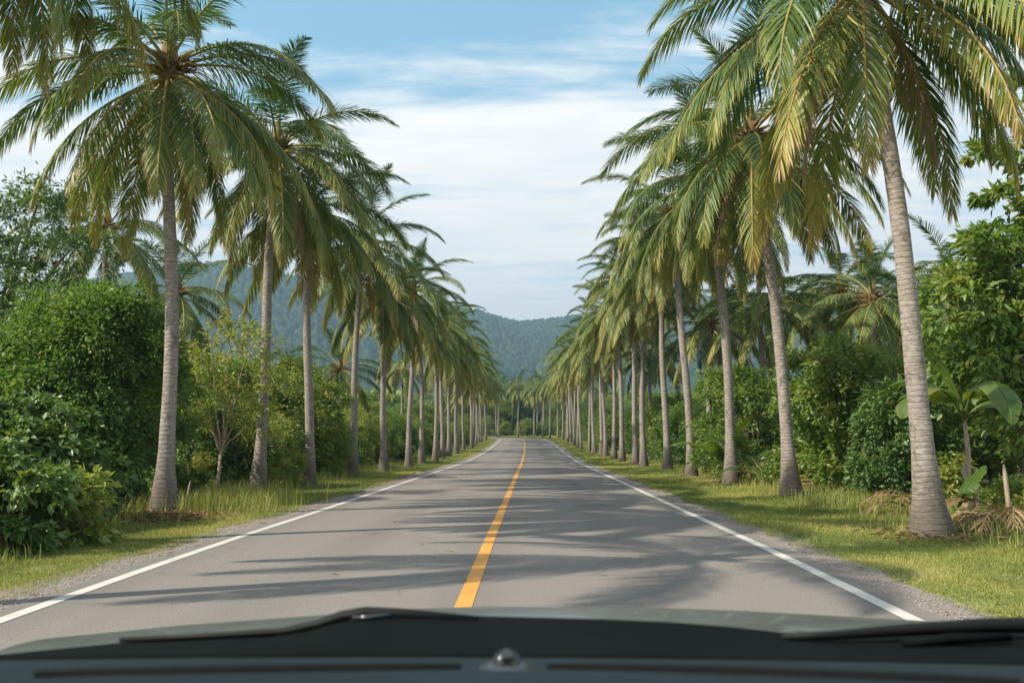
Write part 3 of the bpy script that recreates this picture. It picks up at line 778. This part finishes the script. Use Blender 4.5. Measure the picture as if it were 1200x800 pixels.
def rank(xs0, ys, kinds, hs, side, where, grp):
    for y in ys:
        k = int(G.choice(kinds)); s = G.uniform(*hs)
        x = side * (xs0 + G.normal(0, .5)) + (cx(min(y, 150)) + .52)
        tree = k > 2
        plant('bushy_tree' if tree else 'shrub', (x, y), KINDS[k], '%s %s' % (KN[k], where), 'tree' if tree else 'shrub', KN[k] + 's ' + grp, rz=G.uniform(0, 6.28), sc=(s, s, s * G.uniform(.85, 1.15)),
              names=('crown', 'trunk') if tree else ('foliage', 'stem'))
rank(8.6, np.cumsum(np.r_[27.5, G.uniform(3.0, 4.2, 30)]), [0, 1, 0, 2, 1], (.70, .98), -1, 'in the thicket just behind the left palm row', 'just behind the left palm row')
rank(13.0, np.cumsum(np.r_[22., G.uniform(4, 5.5, 25)]), [3, 4, 5], (.60, .80), -1, 'in the second rank of thicket left of the road', 'in the second rank left of the road')
rank(19, np.cumsum(np.r_[30., G.uniform(6, 9, 16)]), [4, 5], (.85, 1.15), -1, 'in the deep thicket left of the road', 'in the deep thicket left of the road')
rank(8.3, np.cumsum(np.r_[30.5, G.uniform(3.0, 4.2, 30)]), [0, 1, 0, 2, 3], (.8, 1.1), 1, 'in the thicket just behind the right palm row', 'just behind the right palm row')
rank(12.3, np.cumsum(np.r_[19., G.uniform(4, 5.5, 26)]), [3, 4, 5], (.58, .80), 1, 'in the second rank of thicket right of the road', 'in the second rank right of the road')
rank(19, np.cumsum(np.r_[22., G.uniform(6, 9, 17)]), [4, 5], (.85, 1.15), 1, 'in the deep thicket right of the road', 'in the deep thicket right of the road')
# saplings and weeds along the edge of the thicket
EDGE = [shrub_meshes(51, .9, 1.15, 'leaf_light', leaf=.13, dens=210, n=7, tm=.6, aspect=.5, droop=.5, r0=.012), shrub_meshes(52, 1.5, .75, 'leaf', leaf=.09, dens=330, n=9, tm=.66, aspect=.6),
        shrub_meshes(53, .8, 1.5, 'leaf_light', leaf=.10, dens=150, n=8, tm=.7, aspect=.32, droop=.2, r0=.012), shrub_meshes(54, 1.2, 1.1, 'leaf_dark', leaf=.15, dens=170, n=7, tm=.7, aspect=.55, droop=.6)]
EN = ['yellow-green broad-leaved weed', 'low spreading bright green weed', 'thin upright pale weed', 'dark broad-leaved weed']
for side, ys_ in ((-1, np.cumsum(np.r_[15.8, G.uniform(1.2, 2.8, 26)])), (1, np.cumsum(np.r_[13.5, G.uniform(1.2, 2.8, 27)]))):
    for y in ys_:
        q = int(G.integers(4)); x = side * (7.35 + abs(G.normal(0, .45))) + (.3 if side > 0 else 0)
        word = 'left' if side < 0 else 'right'
        plant('leafy_weed', (x, y), EDGE[q], '%s at the thicket edge on the %s verge' % (EN[q], word), 'weed', EN[q] + 's at the %s thicket edge' % word, rz=G.uniform(0, 6.28), sc=G.uniform(.6, 1.15))
# trees closing the view beyond the bend
for k in range(26):
    x = -42 + k * 2.9 + G.normal(0, .8); y = 192 + G.uniform(-4, 22) + abs(x) * .1; s = G.uniform(1.5, 2.3)
    q = int(G.choice([3, 5, 5]))
    plant('bushy_tree', (x, y), KINDS[q], '%s closing the view beyond the far bend' % KN[q], 'tree', KN[q] + 's beyond the far bend', rz=G.uniform(0, 6.28), sc=s, names=('crown', 'trunk'))
for k in range(14):
    x = -24 + k * 3.1 + G.normal(0, 1.0); y = 186 + G.uniform(-8, 26)
    palm(x, y, G.uniform(8.5, 12), (G.uniform(-.6, .6), 0), int(G.integers(1e5)), 'distant coconut palm among the trees beyond the far bend', 'coconut palms beyond the far bend', near=False, fs=1.15)
for k in range(16):
    x = -30 + k * 3.0 + G.normal(0, .7); y = 176 + abs(x + 4) * .12 + G.uniform(0, 5); q = int(G.choice([0, 1, 1]))
    plant('shrub', (x, y), KINDS[q], '%s on the grass before the trees at the far bend' % KN[q], 'shrub', KN[q] + 's at the far bend', rz=G.uniform(0, 6.28), sc=G.uniform(.7, 1.3))
# the wood that climbs to the hills reads as one mass
def forest():
    rg = np.random.default_rng(8)
    n = 1500
    y = 225 + 440 * rg.random(n) ** 1.15; x = rg.uniform(-.72, .72, n) * y
    u = np.linspace(0, 2 * pi, 9, endpoint=False); tt = np.array([-.35, .1, .5, .85])
    a = Acc()
    for k in range(n):
        s = rg.uniform(3.0, 5.2); h = rg.uniform(7, 12)
        P = rg.normal(size=(230, 3)); P = nrm(P); P[:, 2] = np.abs(P[:, 2]) * 1.0 - .25
        Dn = nrm(P + rg.normal(size=P.shape) * .5)
        c = np.array([x[k], y[k], prof(y[k]) + h - s * .8])
        r = s * (.82 + .3 * rg.random((len(P), 1)))
        V, T = leaves(c + P * r, nrm(np.cross(Dn, rg.normal(size=P.shape))), Dn, s * .42, s * .34)
        a.add(V, T, None, np.clip(np.repeat(rg.normal(.45, .12) + rg.normal(0, .1, len(P)), 4), 0, 1))
        V, Q, T = tube([(x[k], y[k], prof(y[k]) - .3), (x[k], y[k], c[2])], [.3, .2], 5); a.add(V, T, Q, .1)
    tag(obj('forest', a.mesh('forest', M['leaf'])), 'dense wood stretching from the bend to the foot of the hills', 'forest', kind='stuff')
forest()

# ------------------------------------------------------------------ banana plants, young palms, dry fronds, posts
def paddle(rg, base, az, th0, th1, L, W, tears=7, nu=26):
    """one banana leaf as a curved blade with torn margins"""
    s = np.linspace(0, 1, nu); th = np.radians(th0 + (th1 - th0) * s ** 1.2)
    d = np.stack([np.cos(th) * cos(az), np.cos(th) * sin(az), np.sin(th)], -1)
    P = np.array(base) + np.concatenate([[[0, 0, 0]], np.cumsum((d[1:] + d[:-1]) / 2 * L / (nu - 1), 0)])
    sd = np.array([-sin(az), cos(az), 0]); up = np.cross(d, sd) * -1
    wd = W * .5 * np.interp(s, [0, .16, .2, .4, .8, .95, 1], [.03, .04, .5, 1, .85, .35, .02])
    a = Acc()
    V, Q, T = tube(P, .022 * (1 - .85 * s) + .003, 5); a.add(V, T, Q, .75)
    k0 = 5
    for sg in (1, -1):
        cut = set(int(c) for c in rg.integers(k0 + 2, nu - 2, tears))
        i0 = k0
        edges = sorted(cut) + [nu - 1]
        for e in edges:
            if e - i0 < 1: continue
            idx = np.arange(i0, e + 1); sg_sag = rg.uniform(.05, .5)
            rows = []
            for q in range(4):
                f = q / 3
                rows.append(P[idx] + sd * sg * (wd[idx] * f)[:, None] + np.array([0, 0, -1]) * ((wd[idx] * sg_sag * f ** 2)[:, None]) + up[idx] * (.10 * f * wd[idx])[:, None] + d[idx] * (f * .12 * wd[idx])[:, None])
            Vg = np.stack(rows, 1).reshape(-1, 3)
            a.add(Vg, None, grid_faces(len(idx), 4), np.clip(rg.normal(.45, .1) + np.tile([0, 0, .05, .3], len(idx)), 0, 1))
            i0 = e
    return a.mesh('leaf', M['banana'], True)
def banana(x, y, h, seed, leaves_, label, stems=1):
    rg = np.random.default_rng(seed)
    e = empty('banana_plant', (x, y, gz1(x, y))); tag(e, label, 'banana plant')
    a = Acc()
    for q in range(stems):
        ox, oy = (q * .22 * rg.uniform(-1, 1), q * .2 * rg.uniform(-1, 1)); hh = h * (1 if q == 0 else rg.uniform(.5, .8))
        V, Q, T = tube([(ox, oy, -.05), (ox * .9, oy, hh * .35), (ox * .8 + .03, oy, hh * .7), (0 if q == 0 else ox, 0, hh)], [.06, .048, .04, .028], 9); a.add(V, T, Q)
    obj('stem', a.mesh('stem', M['dead_wood'], True), e)
    for (az, t0, t1, L, W, zb) in leaves_:
        obj('leaf', paddle(rg, (0, 0, h * zb), R(az), t0, t1, L, W), e)
    return e
banana(bx(1122, 13.4), 13.4, 1.6, 3, [(205, 70, -80, 1.8, .62, .95), (268, 66, -89, 2.0, .5, .98), (335, 66, -80, 1.2, .4, .95), (120, 70, -30, 1.7, .5, .95), (20, 78, -40, 1.3, .42, 1.0), (170, 82, 40, 1.5, .45, 1.0)],
       'banana plant with broad torn hanging leaves right of the nearest right-hand trunk', 3)
banana(bx(1098, 13), 12.7, .30, 4, [(155, 66, 50, 1.15, .34, .6), (20, 70, 25, .9, .3, .8), (260, 50, -10, .8, .3, .9)], 'young banana sucker with one upright leaf at the foot of the torn banana plant')
banana(bx(838, 27), 26.2, .5, 6, [(110, 70, 10, 2.0, .5, .8), (60, 72, 0, 2.1, .5, .9), (170, 60, -25, 1.9, .5, .9), (10, 62, -15, 1.8, .5, .9), (240, 62, -20, 1.9, .5, .8), (300, 75, 20, 2.0, .45, 1)],
       'young banana clump behind the third right-hand trunk')
def young_palm(x, y, seed, label, fs, n=9):
    rg = np.random.default_rng(seed)
    e = empty('young_palm', (x, y, gz1(x, y))); tag(e, label, 'young palm')
    V, Q, T = tube([(0, 0, -.05), (0, 0, .25), (0, 0, .45)], [.10, .08, .03], 8); a = Acc(); a.add(V, T, Q); obj('stem', a.mesh('stem', M['fibre'], True), e)
    for k in range(n):
        f = obj('frond', LIB[int(rg.integers(1, 5))][k % 3], e); f.rotation_euler = (0, 0, k * 2.4 + rg.normal(0, .2)); f.scale = (fs,) * 3; f.location = (0, 0, .3)
    return e
young_palm(bx(878, 24), 24.4, 3, 'young palm with upright yellowish fronds between the second and third right-hand trunks', .52)
young_palm(bx(905, 22), 23.5, 4, 'little palm sprouting left of the round dark shrub', .36, 7)
young_palm(bx(330, 29), 29, 5, 'young palm low in the thicket behind the second left trunk', .5, 8)
def dry_heap(x, y, seed, label, n, fs, az0, spread, z=.5):
    rg = np.random.default_rng(seed); a = Acc()
    for k in range(n):
        f = frond_arrays(int(rg.integers(1e6)), rg.uniform(25, 75), rg.uniform(-80, -40), L=2.1, pairs=15, age=.45, seg=10, lw=.045)
        V = np.concatenate(f.V) * fs; az = az0 + rg.uniform(-spread, spread)
        V = np.stack([V[:, 0] * cos(az) - V[:, 1] * sin(az), V[:, 0] * sin(az) + V[:, 1] * cos(az), np.maximum(V[:, 2], .01 + rg.random(len(V)) * .04)], -1)
        a.add(V, np.concatenate(f.T), np.concatenate(f.Q), np.clip(rg.normal(.5, .2) + rg.normal(0, .1, len(V)), 0, 1))
    o = obj('dry_fronds', a.mesh('dry_fronds', M['dry'])); o.location = (x, y, gz1(x, y)); tag(o, label, 'dry fronds')
    return o
dry_heap(bx(1072, 14.2), 14.3, 5, 'heap of dead tan palm fronds behind the nearest right-hand trunk', 5, .55, pi * .95, .5)
dry_heap(bx(1196, 11.6), 12.0, 6, 'heap of dead tan palm fronds at the right edge beside the stake', 7, .62, pi * 1.15, 1.0)
dry_heap(bx(948, 20), 19.9, 7, 'small wisp of dead fronds at the foot of the round dark shrub', 3, .4, pi * .7, .8)
def stake(name, x, y, h, r, tilt, label, cat, seed):
    rg = np.random.default_rng(seed)
    V, Q, T = tube([(0, 0, -.1), (tilt * .3, 0, h * .4), (tilt * .8, .01, h * .85), (tilt, .02, h)], [r, r * .92, r * .8, r * .25], 9)
    V += rg.normal(0, r * .06, V.shape)
    a = Acc(); a.add(V, T, Q)
    o = obj(name, a.mesh(name, M['dead_wood'], True)); o.location = (x, y, gz1(x, y)); tag(o, label, cat)
stake('wooden_stake', bx(1167, 12.8), 12.8, .92, .04, -.03, 'bare pale wooden stake standing beside the banana plant', 'stake', 1)
stake('dead_stem', bx(206, 14.6), 14.7, .75, .022, -.06, 'thin dead stem standing beside the nearest left trunk', 'stem', 2)
stake('dead_stem', bx(212, 14.6), 14.9, .55, .02, .05, 'shorter dead stem leaning right behind the nearest left trunk', 'stem', 3)
# yellowed frond lying over the vines
yf = obj('yellow_frond', frond_arrays(901, 18, -30, L=1.3, pairs=34, age=.55, seg=10, lw=.05).mesh('yellow_frond', M['banana']))
yf.location = (-6.0, 10.2, 1.16); yf.rotation_euler = (0, 0, R(195)); tag(yf, 'yellowed frond lying over the dark vines at the left edge', 'frond')

# ------------------------------------------------------------------ grass, weeds, litter, gravel
def blades(rg, x, y, h, wd, tint, name, label, cat='grass', lean=.5, mat='grass'):
    n = len(x); z = gz(x, y)
    az = rg.uniform(0, 2 * pi, n); la = rg.normal(0, lean, n)
    h = h * rg.uniform(.55, 1.35, n)
    B = np.stack([x, y, z - .005], -1)
    side = np.stack([np.cos(az), np.sin(az), np.zeros(n)], -1)
    fw = np.stack([-np.sin(az), np.cos(az), np.zeros(n)], -1)
    m1 = B + fw * (la * h * .3)[:, None] + np.array([0, 0, 1.]) * (h * .6)[:, None]
    tip = B + fw * (la * h)[:, None] + np.array([0, 0, 1.]) * (h * np.clip(1 - .35 * la ** 2, .35, 1))[:, None]
    w2 = (wd * rg.uniform(.7, 1.3, n) / 2)[:, None]
    V = np.stack([B - side * w2, B + side * w2, m1 + side * w2 * .75, m1 - side * w2 * .75, tip], 1)
    i = np.arange(n)[:, None] * 5
    o = obj(name, mesh(name, V.reshape(-1, 3), [i + np.array([[3, 2, 4]]), i + np.array([[0, 1, 2, 3]])], M[mat], {'tint': np.repeat(np.clip(tint, 0, 1), 5)}))
    tag(o, label, cat, kind='stuff')
def verge(side, label):
    rg = np.random.default_rng(31 + side)
    xs, ys, hs, ws = [], [], [], []
    for (y0, y1, dens, h, wd) in ((4.5, 12, 4600, .042, .0055), (12, 22, 2300, .05, .008), (22, 45, 700, .06, .014), (45, 90, 200, .08, .028), (90, 165, 70, .10, .055)):
        in0, out = HALF + .30, 8.2
        n = int((y1 - y0) * (out - in0) * dens)
        yy = rg.uniform(y0, y1, n); off = in0 + (out - in0) * rg.random(n)
        edge = HALF + .48 + .28 * (fbm(yy * .9, yy * 0 + side, 4, 50) - .5) * 2
        keep = ((off > edge) | (rg.random(n) < .04)) & (fbm(yy * 1.6, off * 1.6 + 30, 3, 81) > rg.uniform(.12, .46, n))
        yy, off = yy[keep], off[keep]
        c = np.interp(yy, CL[:, 1], CL[:, 0])
        xx = c + side * off
        wild = np.clip((off - 5.0) / 2.0, 0, 1)
        patch = fbm(xx * .8, yy * .8, 3, 60)
        xs.append(xx); ys.append(yy); hs.append(h * (1 + wild * 1.6) * (.4 + 1.2 * patch)); ws.append(np.full(len(xx), wd))
    x, y = np.concatenate(xs), np.concatenate(ys)
    t = .32 + 1.5 * (fbm(x * .55, y * .55, 4, 70) - .5) + rg.normal(0, .13, len(x)) + (rg.random(len(x)) < .06) * .3
    blades(rg, x, y, np.concatenate(hs), np.concatenate(ws), t, 'grass', label, lean=.9)
verge(-1, 'short sunlit grass on the left verge')
verge(1, 'short grass in bands of sun and shade on the right verge')
def weeds():
    rg = np.random.default_rng(90); xs, ys, hs = [], [], []
    for (cx0, cy0, n, sx, sy, h) in [(-5.6, 16.0, 1500, .55, 1.0, .36), (-6.7, 13.0, 800, .5, 1.2, .3), (-6.4, 17.6, 900, .6, 1.4, .32), (6.9, 12.6, 2200, .7, 1.0, .30), (6.6, 16.4, 2200, .7, 1.6, .26), (7.4, 10.4, 1600, .7, .9, .26),
                                     (6.9, 22, 1800, .7, 2.2, .3), (-7.0, 22, 1500, .6, 2, .32), (-7.1, 30, 2500, .7, 5, .34), (7.0, 30, 2500, .6, 5, .32), (-6.0, 8.6, 900, .35, .8, .18)]:
        xs.append(rg.normal(cx0, sx, n)); ys.append(rg.normal(cy0, sy, n)); hs.append(np.full(n, h))
    x, y = np.concatenate(xs), np.concatenate(ys)
    blades(rg, x, y, np.concatenate(hs), np.full(len(x), .012), .38 + rg.normal(0, .16, len(x)), 'weeds', 'tall rough weeds along the foot of the thicket', 'weeds', .45)
weeds()
def litter():
    rg = np.random.default_rng(91); n = 1500
    x = np.concatenate([rg.normal(-5.85, .38, n), rg.normal(5.3, .5, 350)]); y = np.concatenate([rg.normal(13.75, .42, n), rg.normal(11.2, .5, 350)])
    P = np.stack([x, y, gz(x, y) + rg.uniform(.03, .10, len(x))], -1)
    D = nrm(np.stack([rg.normal(size=len(x)), rg.normal(size=len(x)), rg.normal(0, .25, len(x))], -1))
    V, T = leaves(P, D, nrm(np.stack([rg.normal(0, .4, len(x)), rg.normal(0, .4, len(x)), np.ones(len(x))], -1)), rg.uniform(.06, .16, len(x)), .03)
    a = Acc(); a.add(V, T, None, np.repeat(rg.uniform(0, .55, len(x)), 4))
    tag(obj('leaf_litter', a.mesh('leaf_litter', M['dry'])), 'brown dead leaves round the feet of the nearest palms', 'leaf litter', kind='stuff')
litter()
def road_leaves():
    rg = np.random.default_rng(95); n = 170
    y = rg.uniform(6, 40, n); e = rg.random(n) < .8; x = np.where(e, -.52 + rg.choice([-1, 1], n) * (HALF + .18 + np.abs(rg.normal(.05, .25, n))), rg.uniform(-3.7, 2.7, n))
    P = np.stack([x, y, gz(x, y) + .034], -1); a0 = rg.uniform(0, 6.28, n)
    V, T = leaves(P, np.stack([np.cos(a0), np.sin(a0), rg.normal(0, .06, n)], -1), np.stack([rg.normal(0, .2, n), rg.normal(0, .2, n), np.ones(n)], -1), rg.uniform(.04, .20, n), .018)
    a = Acc(); a.add(V, T, None, np.repeat(rg.uniform(.1, .8, n), 4))
    tag(obj('fallen_leaves', a.mesh('fallen_leaves', M['dry'])), 'dry leaf scraps lying along the road edges', 'leaf litter', kind='stuff')
road_leaves()
def pebbles():
    rg = np.random.default_rng(92); n = 9000
    y = 4.5 + 26 * rg.random(n) ** 1.6; side = rg.choice([-1, 1], n)
    off = HALF + .22 + np.abs(rg.normal(0, .28, n)); x = -.52 + side * off
    r = rg.uniform(.004, .013, n)
    o6 = np.array([[1, 0, 0], [-1, 0, 0], [0, 1, 0], [0, -1, 0], [0, 0, .7], [0, 0, -.5]])
    V = np.stack([x, y, gz(x, y) + .016], -1)[:, None] + o6[None] * r[:, None, None] * rg.uniform(.6, 1.3, (n, 6, 1))
    f = np.array([[0, 2, 4], [2, 1, 4], [1, 3, 4], [3, 0, 4], [2, 0, 5], [1, 2, 5], [3, 1, 5], [0, 3, 5]])
    T = (np.arange(n)[:, None, None] * 6 + f[None]).reshape(-1, 3)
    tag(obj('gravel', mesh('gravel', V.reshape(-1, 3), [T], M['pebble'])), 'loose grey stones along both road edges', 'gravel', kind='stuff')
pebbles()

# ------------------------------------------------------------------ the car one looks out of
car = empty('car', (.05, 0, 0)); tag(car, 'dark car interior with blue-grey dashboard, black wipers and grey-green bonnet along the lower edge', 'car')
CXO = -.05                                    # part coordinates are written in world x, shifted by the car's place
def hf(name, xs, ys, zf, depth, mat, parent, smooth=True):
    """solid panel: top from a height function, walls and underside below it"""
    X, Y = np.meshgrid(xs, ys, indexing='ij'); Z = zf(X, Y)
    top = np.stack([X + CXO, Y, Z], -1).reshape(-1, 3); bot = top - np.array([0, 0, depth])
    nu, nv = len(xs), len(ys); n = nu * nv
    F = grid_faces(nu, nv)
    ring = np.concatenate([np.arange(nv), np.arange(1, nu) * nv + nv - 1, (nu - 1) * nv + np.arange(nv - 2, -1, -1), np.arange(nu - 2, 0, -1) * nv])
    nx = np.roll(ring, -1)
    W = np.stack([ring, nx, nx + n, ring + n], -1)
    return obj(name, mesh(name, np.concatenate([top, bot]), [F, F[:, ::-1] + n, W], mat, smooth=smooth), parent)
def zat(py, y): return 1.35 - (py - 505) / 1000. * y
def wx(px, y): return (px - 622) / 1000. * y
xs_ = np.linspace(-.86, .92, 90)
def dash_z(X, Y):
    edge = .012 * ((X - .0) / .8) ** 2
    z = np.interp(Y, [.30, .42, .55, .70, .85, .90], [1.10, 1.185, 1.190, 1.160, 1.132, 1.120]) - edge
    return z
hf('dashboard', xs_, np.linspace(.30, .90, 40), dash_z, .10, M['dash'], car)
def strip(name, pts, wid, th, mat):
    P = np.array(pts, float); n = len(P)
    t = nrm(np.gradient(P, axis=0)); s = nrm(np.cross(t, [0, 0, 1.])); wid = np.broadcast_to(wid, (n,))[:, None] / 2
    up = np.array([0, 0, th])
    V = np.stack([P + s * wid, P + s * wid * .7 + up, P - s * wid * .7 + up, P - s * wid], 1).reshape(-1, 3) + np.array([CXO, 0, 0])
    return obj(name, mesh(name, V, [grid_faces(n, 4)], mat, smooth=False), car)
for (p0, p1) in ((52, 542), (640, 1168)):
    px = np.linspace(p0, p1, 24); t = np.linspace(0, 1, 24)
    yy = np.where(p0 < 300, .655 + .075 * t ** .8, .735 - .10 * t ** 1.3)
    x = wx(px, yy)
    strip('defroster_vent', np.stack([x, yy, dash_z(x, yy) + .001], -1), .020 * np.sin(np.clip(t, .02, .98) * pi) ** .3, .003, M['black'])
def ball(name, c, r, mat, parent, n=14):
    th = np.linspace(0, pi / 2, n // 2); ph = np.linspace(0, 2 * pi, n * 2, endpoint=False)
    P = [(0, 0)] ; V = []
    for a in th[::-1]:
        V.append(np.stack([np.cos(ph) * np.sin(a) * r[0], np.sin(ph) * np.sin(a) * r[1], np.full(len(ph), np.cos(a) * r[2])], -1))
    V = np.array(V); k = len(ph); m_ = len(V)
    i = np.arange(m_ - 1)[:, None] * k; j = np.arange(k)[None]; q = (j + 1) % k
    Q = np.stack([i + j, i + q, i + k + q, i + k + j], -1).reshape(-1, 4)
    return obj(name, mesh(name, V.reshape(-1, 3) + np.array(c), [Q], mat, smooth=True), parent)
sx, sy = wx(594, .735), .735
sens = ball('light_sensor', (sx + CXO, sy, dash_z(np.array(sx), np.array(sy)) - .001), (.024, .022, .007), M['sensor'], car)
ball('sensor_lens', (sx + CXO, sy, float(dash_z(np.array(sx), np.array(sy))) + .004), (.012, .010, .012), M['lens'], sens)
# windscreen foot and cowl
CP = np.array([-80, 0, 90, 170, 330, 372, 400, 430, 470, 520, 600, 700, 780, 850, 905, 960, 1010, 1060, 1130, 1200, 1300])
CY = np.array([770, 761, 752, 744, 735, 728, 719, 712, 711, 713, 715, 717, 720, 725, 731, 733, 732, 729, 727, 727, 729])
def cowl_z(X, Y):
    px = X / 1.08 * 1000 + 622
    z = zat(np.interp(px, CP, CY), 1.08)
    f = np.clip((Y - .905) / .175, 0, 1)
    low = zat(np.interp(px, [0, 300, 700, 1200], [765, 758, 758, 766]), .905)
    return low + (z - low) * f ** .6 - np.clip(Y - 1.08, 0, 1) * .25
hf('cowl_panel', np.linspace(-.84, .86, 150), np.linspace(.905, 1.20, 24), cowl_z, .12, M['cowl'], car)
def wiper(pts, r, label=None):
    P = np.array(pts, float) + np.array([CXO, 0, 0])
    a = Acc(); V, Q, T = tube(P, r, 8); a.add(V, T, Q)
    o = obj('wiper', a.mesh('wiper', M['rubber'], True), car)
    return o
W1 = [(wx(p, 1.06), 1.06, zat(q, 1.06)) for p, q in ((150, 743), (260, 738), (340, 733), (378, 725), (405, 716), (432, 712), (475, 713), (560, 720))]
w1 = wiper(W1, np.interp(np.linspace(0, 1, 8), [0, .3, .7, 1], [.003, .005, .008, .006]))
W2 = [(wx(p, 1.03), 1.03, zat(q, 1.03)) for p, q in ((905, 736), (960, 734), (1010, 730), (1070, 726), (1130, 722.5), (1200, 721), (1270, 722))]
w2 = wiper(W2, np.interp(np.linspace(0, 1, 7), [0, .3, .7, 1], [.004, .006, .009, .009]))
a = Acc(); V, Q, T = tube(np.array([(wx(418, 1.05), 1.045, zat(717, 1.045)), (wx(440, 1.05), 1.045, zat(716.5, 1.045)), (wx(462, 1.05), 1.045, zat(713.5, 1.045))]) + np.array([CXO, 0, 0]), [.0025, .0028, .002], 6); a.add(V, T, Q)
obj('clip', a.mesh('clip', M['sensor'], True), w1)
a = Acc(); V, Q, T = tube(np.array([(wx(1040, 1.0), 1.0, zat(742, 1.0)), (wx(1090, 1.0), 1.0, zat(737, 1.0)), (wx(1160, 1.0), 1.0, zat(735, 1.0))]) + np.array([CXO, 0, 0]), [.004, .006, .005], 8); a.add(V, T, Q)
obj('arm', a.mesh('arm', M['cowl'], True), w2)
# bonnet
BP = np.array([-200, 0, 90, 170, 330, 420, 560, 700, 800, 900, 1000, 1100, 1200, 1400])
BY = np.array([797, 759, 750, 742, 730, 722, 717, 717, 718, 721, 726, 731, 737, 755])
def bonnet_z(X, Y):
    px = X / 1.5 * 1000 + 622
    z = zat(np.interp(px, BP, BY), 1.5)
    return z - .035 * ((Y - 1.5) / .3) ** 2 * np.where(Y > 1.5, 1.3, .55)
hf('bonnet', np.linspace(-.93, .97, 80), np.linspace(1.21, 2.15, 40), bonnet_z, .3, M['car_paint'], car)
# roof and door bodies that shade the dashboard, outside the frame
def slab(name, x0, x1, y0, y1, z0, z1, mat):
    nx, ny = 12, 12
    crown_ = lambda X, Y: z1 - .05 * ((X - (x0 + x1) / 2) / max(.3, (x1 - x0) / 2)) ** 2 * (x1 - x0 > .5) - .03 * ((Y - (y0 + y1) / 2) / max(.3, (y1 - y0) / 2)) ** 2
    return hf(name, np.linspace(x0, x1, nx), np.linspace(y0, y1, ny), crown_, z1 - z0, mat, car)
slab('roof', -.74, .84, -2.2, .30, 1.60, 1.68, M['car_paint'])
slab('door', -.90, -.82, -1.2, .95, .30, 1.10, M['car_paint'])
slab('door', .92, 1.00, -1.2, .95, .30, 1.10, M['car_paint'])
slab('rear_panel', -.85, .95, -2.5, -2.2, .30, 1.25, M['car_paint'])
for sd in (-1, 1):
    x0 = .05 + sd * .82; x1 = .05 + sd * .92
    a = Acc(); V, Q, T = tube([(x0 + CXO, .28, 1.62), (.05 + sd * .87 + CXO, .62, 1.36), (x1 + CXO, 1.0, 1.08)], [.045, .045, .05], 8); a.add(V, T, Q); obj('pillar', a.mesh('pillar', M['black'], True), car)

# ------------------------------------------------------------------ air
def haze():
    x0, x1, y0, y1, z0, z1 = -1560, 1560, -75, 3050, -3, 330
    V = [(x, y, z) for x in (x0, x1) for y in (y0, y1) for z in (z0, z1)]
    F = [(0, 1, 3, 2), (4, 6, 7, 5), (0, 4, 5, 1), (2, 3, 7, 6), (0, 2, 6, 4), (1, 5, 7, 3)]
    m = bpy.data.materials.new('haze'); m.use_nodes = True; t = m.node_tree; t.nodes.clear()
    o = t.nodes.new('ShaderNodeOutputMaterial'); p = t.nodes.new('ShaderNodeVolumePrincipled')
    p.inputs['Color'].default_value = (.38, .57, .80, 1); p.inputs['Density'].default_value = HAZE; p.inputs['Anisotropy'].default_value = .2
    t.links.new(p.outputs[0], o.inputs['Volume'])
    tag(obj('haze', mesh('haze', V, [F], m)), kind='stuff')
HAZE = .00048
haze()
